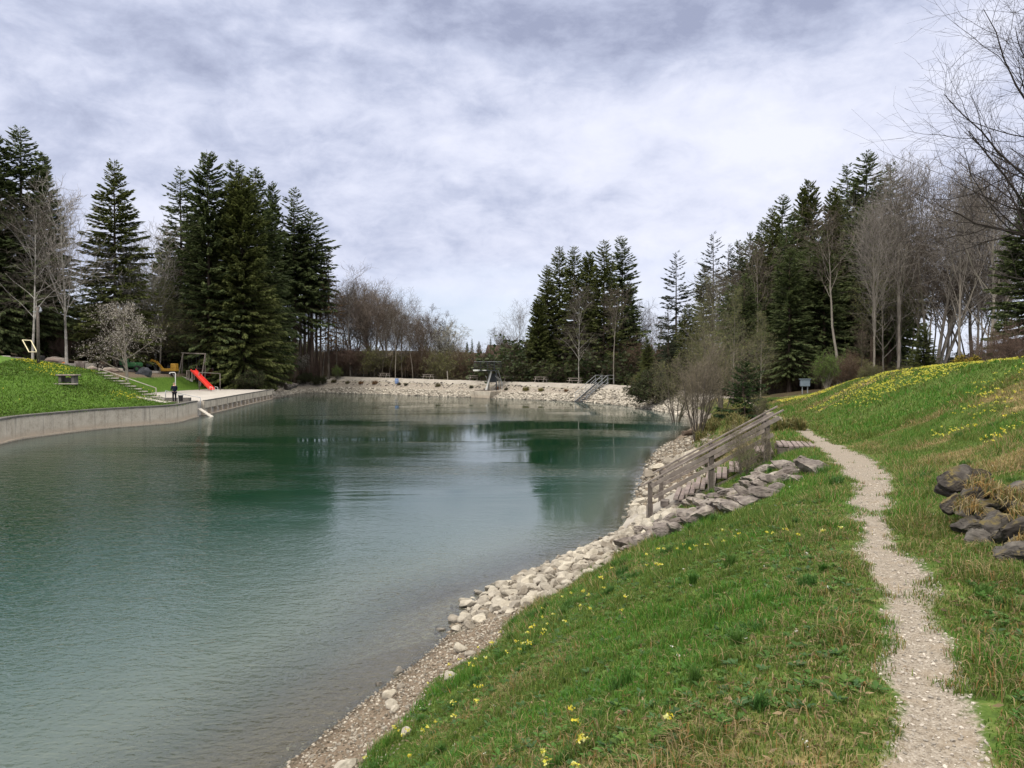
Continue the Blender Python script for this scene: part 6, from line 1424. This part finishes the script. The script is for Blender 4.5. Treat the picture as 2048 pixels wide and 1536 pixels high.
# ------------------------------------------------------------------ grass, weeds and flowers
G = np.random.default_rng(5)
def blades(P, Hh, W, lean, tint, rng, seg=1):
    """grass blades as bent triangles (seg=1) or two-step blades (seg=2)"""
    n = len(P); az = rng.random(n) * 6.28; d = np.stack([np.cos(az), np.sin(az), az * 0], 1); sd = np.stack([-d[:, 1], d[:, 0], az * 0], 1)
    tip = P + d * (Hh * lean)[:, None] + np.array([0, 0, 1.0]) * (Hh * np.sqrt(np.clip(1 - lean ** 2 * .8, .02, 1)))[:, None]
    if seg == 1:
        V = np.stack([P - sd * W[:, None] * .5, P + sd * W[:, None] * .5, tip], 1); F = np.arange(3 * n).reshape(-1, 3); k = 3
        fs_ = [F]
    else:
        mid = P + d * (Hh * lean * .35)[:, None] + np.array([0, 0, .6]) * Hh[:, None]
        V = np.stack([P - sd * W[:, None] * .5, P + sd * W[:, None] * .5, mid + sd * W[:, None] * .4, mid - sd * W[:, None] * .4, tip], 1); b = np.arange(n)[:, None] * 5
        fs_ = [b + np.array([[0, 1, 2, 3]]), b + np.array([[3, 2, 4]])]; k = 5
    return V.reshape(-1, 3), fs_, np.repeat(tint, k, axis=0)
def sample_bank(n, y0, y1, pw, side=1.3):
    y = y0 + (y1 - y0) * G.random(n) ** pw; lim = .70 * y + side
    x0 = np.maximum(shore_x(y) + .2, -lim); x1 = np.minimum(lim, 19.0)
    x = x0 + (x1 - x0) * G.random(n)
    return x, y
def green(x, y, n):
    f = fbm(x * 1.1, y * 1.1, 61, 4); lushp = smooth01(f, .48, .62)[:, None]
    g1 = np.array([.085, .145, .024]); g2 = np.array([.066, .180, .020]); g3 = np.array([.155, .195, .042])
    c = g1 * (1 - lushp) + g2 * lushp
    y_ = (G.random(n) < .25)[:, None]; c = np.where(y_, g3, c)
    return c * (.65 + .75 * G.random((n, 1))), lushp[:, 0]
def add_grass(name, n, y0, y1, pw, h, w, seg, label):
    x, y = sample_bank(n, y0, y1, pw)
    pa, gr, dr, di = rb('path', x, y), rb('gravel', x, y), rb('dry', x, y), rb('dirt', x, y)
    en = fbm(x * 3.1, y * 3.1, 70, 3)
    keep = (pa + (en - .5) * 1.5 < .42 + .30 * G.random(n)) & (gr < .30 + .3 * G.random(n)) & (G.random(n) > di * .45)
    x, y, dr = x[keep], y[keep], dr[keep]; m = len(x)
    c, lp = green(x, y, m)
    isd = G.random(m) < np.clip(dr * np.where(x < 1.2 + .40 * y, .48, .66) + .03, 0, .75)
    straw = np.array([.33, .26, .13]) * (.5 + .7 * G.random((m, 1))); rust = np.array([.26, .15, .05]) * (.6 + .6 * G.random((m, 1)))
    c = np.where(isd[:, None], np.where((G.random(m) < .2)[:, None], rust, straw), c)
    tuft = smooth01(fbm(x * 2.4, y * 2.4, 90, 3), .50, .68)
    pthn = smooth01(rb('path', x, y), 0, .3)
    hh = h * (.45 + .8 * G.random(m)) * (.65 + .9 * tuft + .35 * lp) * (1 - .45 * pthn) * np.where(isd, 1.5, 1)
    lean = np.where(isd, .70 + .29 * G.random(m), .15 + .65 * G.random(m))
    V, F, T = blades(np.stack([x, y, rb('z', x, y) - .004], 1), hh, w * (.6 + .8 * G.random(m)), lean, c, G, seg)
    o = put(name, mesh(name, V, F, M['leaf'], T)); tag(o, label, 'grass', None, 'stuff')
add_grass('short_grass', 300000, 2.0, 8.5, 1.15, .062, .0052, 2, 'short spring grass with straw on the near bank')
add_grass('bank_grass', 260000, 8.0, 23, 1.2, .085, .0105, 1, 'grass of the middle bank along the path')
add_grass('slope_grass', 190000, 21, 65, 1.15, .11, .028, 1, 'grass of the flowery slope and the far bank')
# broad-leaved weeds near the camera
def weeds(n, y0, y1, size):
    x, y = sample_bank(n, y0, y1, 1.2); ok = (rb('path', x, y) < .12) & (rb('gravel', x, y) < .2) & (rb('dry', x, y) < .75) & (fbm(x * .8, y * .8, 13, 3) + .25 * (x < 3 + .1 * y) > .54)
    x, y = x[ok], y[ok]; k = 7; m = len(x)
    az = (np.arange(k)[None] * 2 * PI / k + G.random((m, k)) * .9); s = size * (.5 + .9 * G.random((m, 1))) * (.6 + .6 * G.random((m, k)))
    d = np.stack([np.cos(az), np.sin(az), .25 + .7 * G.random((m, k))], -1); d = nrm(d); sd = np.stack([-np.sin(az), np.cos(az), az * 0], -1)
    P = np.stack([x, y, rb('z', x, y) + .012], 1)[:, None] + np.zeros((m, k, 1)); s3 = s[..., None]
    a = P + d * s3 * .12; b = P + d * s3 * .6 + sd * s3 * .24; c = P + d * s3 * 1.05 - np.array([0, 0, .18]) * s3; e = P + d * s3 * .6 - sd * s3 * .24
    V = np.stack([a, b, c, e], 2).reshape(-1, 3)
    t = np.array([[.06, .14, .025], [.075, .165, .035], [.06, .125, .045], [.10, .17, .035]])[G.integers(0, 4, m)] * (.7 + .6 * G.random((m, 1)))
    T = np.repeat(np.repeat(t, k, axis=0), 4, axis=0) * (.85 + .3 * G.random((m * k * 4, 1)))
    o = put('weeds', mesh('weeds', V, np.arange(m * k * 4).reshape(-1, 4), M['leaf'], T)); tag(o, 'broad-leaved weeds among the grass of the near bank', 'weeds', None, 'stuff')
weeds(9000, 2.2, 13, .046)
# taller dark tufts
tx, ty = sample_bank(300, 3.4, 19, 1.15); ok = (rb('path', tx, ty) < .02) & (rb('gravel', tx, ty) < .1) & (fbm(tx * .7, ty * .7, 91, 3) > .47); tx, ty = tx[ok], ty[ok]
nt = 90; rr_ = .02 + .10 * G.random((len(tx), 1)); a_ = G.random((len(tx), nt)) * 6.28; q_ = np.sqrt(G.random((len(tx), nt))) * rr_
bx_ = (tx[:, None] + q_ * np.cos(a_)).ravel(); by_ = (ty[:, None] + q_ * np.sin(a_)).ravel()
tc_ = np.repeat(np.array([[.055, .135, .028], [.055, .135, .022], [.075, .15, .03]])[G.integers(0, 3, len(tx))], nt, axis=0) * (.7 + .6 * G.random((len(bx_), 1)))
V, F, T = blades(np.stack([bx_, by_, rb('z', bx_, by_) - .004], 1), np.repeat(.07 + .09 * G.random(len(tx)), nt) * (.6 + .6 * G.random(len(bx_))), np.full(len(bx_), .006) * (1 + by_ * .06), .15 + .65 * G.random(len(bx_)), tc_, G, 2)
tag(put('grass_tufts', mesh('grass_tufts', V, F, M['leaf'], T)), 'taller dark green grass tufts on the near bank', 'grass', None, 'stuff')
# dead leaves and stalks
x, y = sample_bank(5200, 2.2, 12, 1.3); ok = (rb('gravel', x, y) < .6) & (rb('path', x, y) < .3); x, y = x[ok], y[ok]
V, F = leaf_quads(G, np.stack([x, y, rb('z', x, y) + .02], 1), .055, .75, .30)
T = np.repeat(np.array([.30, .22, .13]) * (.4 + .9 * G.random((len(x), 1))), 4, axis=0)
tag(put('dead_leaves', mesh('dead_leaves', V, F, M['leaf'], T)), 'dry leaves and stalks lying in the near grass', 'leaves', None, 'stuff')
# cowslips and dandelions
def flowers(name, x, y, z, size, nq, h, cols, label):
    n = len(x); c = np.stack([x, y, z + h], 1)[:, None] + G.normal(0, 1, (n, nq, 3)) * size * np.array([.55, .55, .35])
    V, F = leaf_quads(G, c.reshape(-1, 3), size, .3, .8)
    T = np.repeat(np.array(cols)[G.integers(0, len(cols), n * nq)] * (.8 + .4 * G.random((n * nq, 1))), 4, axis=0)
    tag(put(name, mesh(name, V, F, M['flower'], T)), label, 'flowers', None, 'stuff')
YL = [(.72, .68, .10), (.78, .72, .16), (.70, .58, .05), (.74, .74, .30)]
fx, fy2 = sample_bank(3000, 2.4, 15, 1.1); ok = (rb('path', fx, fy2) < .1) & (rb('gravel', fx, fy2) < .5) & (fbm(fx * .5 + 3, fy2 * .5, 17, 3) + .22 * (rb('gravel', fx, fy2) > .02) > .56) & (fx < 2.2 + .16 * fy2); fx, fy2 = fx[ok][:170], fy2[ok][:170]
flowers('cowslips', fx, fy2, rb('z', fx, fy2), .021, 12, .10, YL, 'yellow cowslips dotted over the near bank')
wx, wy = sample_bank(260, 2.4, 16, 1.1); ok = (rb('path', wx, wy) < .1) & (rb('gravel', wx, wy) < .3); wx, wy = wx[ok][:70], wy[ok][:70]
flowers('daisies', wx, wy, rb('z', wx, wy), .012, 5, .05, [(.75, .74, .70)], 'small white daisies in the near grass')
hx = G.random(60000) * 20; hy = 14 + 36 * G.random(60000); pe = np.interp(hy, fs[rs, 1], fs[rs, 0] + fd[rs, 7]); cr = np.interp(hy, fs[rs, 1], fs[rs, 0] + fd[rs, 9])
q = (hx - pe) / (cr - pe); ok = (q > .12) & (q < 1.25) & (np.abs(hx) < .72 * hy) & (fbm(hx * .35, hy * .35, 51, 4) + .30 * np.clip(q, 0, 1.1) > .54 + .24 * G.random(60000)) & (G.random(60000) < .30 + .5 * (fbm(hx * 1.4, hy * 1.4, 8, 3) > .54))
hx, hy = hx[ok], hy[ok]
flowers('slope_cowslips', hx, hy, rb('z', hx, hy), .034, 6, .11, YL[:3] + [(.62, .66, .14)], 'dense yellow cowslips over the upper part of the right slope')
# left meadow: coarse grass tufts and dandelions
mw = np.where((freg == 'wall') & (fs[:, 1] > 30) & (fs[:, 1] < 74))[0]
def meadow_pts(n):
    j = mw[G.integers(0, len(mw), n)]; d = .4 + 15 * G.random(n); P = fs[j] + fdir[j] * d[:, None] + G.normal(0, .3, (n, 2))
    z = np.array([np.interp(d[i], D[j[i]], Zg[j[i]]) for i in range(n)]); cm = np.array([np.interp(d[i], D[j[i]], conc[j[i]]) for i in range(n)])
    return P, z, d, cm
P, z, d, cm = meadow_pts(90000); k = cm < .3; P, z = P[k], z[k]; m = len(P)
c = np.array([.072, .150, .020]) * (.5 + .8 * G.random((m, 1))) * (.35 + 1.3 * fbm(P[:, 0] * .35, P[:, 1] * .35, 3, 4))[:, None] + np.array([.03, .02, 0]) * G.random((m, 1))
V, F, T = blades(np.column_stack([P, z - .01]), .09 + .10 * G.random(m), .05 + .05 * G.random(m), .2 + .6 * G.random(m), c, G, 1)
tag(put('meadow_grass', mesh('meadow_grass', V, F, M['leaf'], T)), 'lush green grass of the sunbathing meadow on the left', 'grass', None, 'stuff')
P, z, d, cm = meadow_pts(16000); f = fbm(P[:, 0] * .28, P[:, 1] * .28, 71, 4); k = (cm < .2) & (f + .022 * d > .72 + .22 * G.random(len(d))) & (G.random(len(d)) < .75); P, z = P[k], z[k]
flowers('dandelions', P[:, 0], P[:, 1], z, .065, 4, .13, [(.72, .60, .04), (.78, .66, .05), (.70, .66, .12)], 'yellow dandelions in bands across the left meadow')
# clumps of dead grass hanging over the dark stones, and tussocks on the dam and beyond the stairs
def tussock(x, y, z, n, h, r, cols, name, label, cat='tuft', group=None, hang=0.0):
    a = G.random(n) * 6.28; rr_ = r * np.sqrt(G.random(n)); P = np.stack([x + rr_ * np.cos(a), y + rr_ * np.sin(a), np.full(n, z)], 1)
    c = np.array(cols)[G.integers(0, len(cols), n)] * (.6 + .7 * G.random((n, 1)))
    V, F, T = blades(np.zeros((n, 3)) + P - np.array([x, y, z]), h * (.5 + .8 * G.random(n)), np.full(n, h * .06), .3 + .65 * G.random(n), c, G, 2)
    if hang: V[:, 2] -= hang * np.clip(np.linalg.norm(V[:, :2], axis=1) - r * .6, 0, 9)
    o = put(name, mesh(name, V, F, M['leaf'], T), None, (x, y, z)); tag(o, label, cat, group); return o
DRY = [(.32, .24, .10), (.26, .16, .05), (.36, .29, .16), (.12, .14, .04)]
for i, (qx, qy, Y) in enumerate([(1960, 968, 7.9), (1995, 985, 7.7), (2030, 1000, 7.5), (2050, 1030, 6.9), (1935, 1015, 7.6), (2056, 1092, 6.3)]):
    p = at(qx, qy, Y); tussock(p.x, p.y, p.z, 150, .15, .13, DRY, 'dry_grass_tuft', 'straw coloured grass tuft hanging over the dark wall stones', 'tuft', 'straw tufts over the dark wall stones', 1.2)
for i in range(26):
    y = 26 + 17 * G.random(); x = np.interp(y, fs[rs, 1], fs[rs, 0] + fd[rs, 4]) + G.normal(0, .6)
    tussock(x, y, float(rb('z', x, y)), 220, .55, .35, [(.16, .15, .05), (.24, .20, .08), (.10, .12, .035)], 'grass_tussock', 'olive dry tussock on the bank between the stairs and the shore bush', 'tussock', 'dry tussocks between the stairs and the shore bush', .4)
for i, (qx, qy, Y, r, c) in enumerate([(668, 765, 142, .9, 0), (695, 767, 140, .7, 0), (722, 768, 138, .8, 1), (750, 768, 136, 1.0, 1), (798, 770, 130, .6, 2), (812, 771, 129, .6, 2), (876, 773, 124, .8, 0), (943, 776, 119, .6, 2), (996, 779, 114, .7, 1), (1012, 780, 113, .5, 2), (1052, 781, 112, .9, 3), (1082, 782, 109, .7, 3), (1132, 783, 105, .5, 1), (1195, 781, 99, .6, 2)]):
    p = ground_at(qx, qy)
    if p is None: continue
    tussock(p.x, p.y, p.z, 160, .55 * r + .2, .55 * r, [[(.14, .11, .06), (.09, .09, .04)], [(.22, .12, .06), (.16, .10, .05)], [(.05, .055, .03), (.09, .08, .05)], [(.20, .17, .04), (.14, .13, .04)]][c], 'grass_tuft', ['greyish brown', 'rusty brown', 'dark', 'yellow green'][c] + ' tuft growing from the upper slope of the dam', 'tuft', ['greyish', 'rusty', 'dark', 'yellow green'][c] + ' tufts on the dam slope', .3)
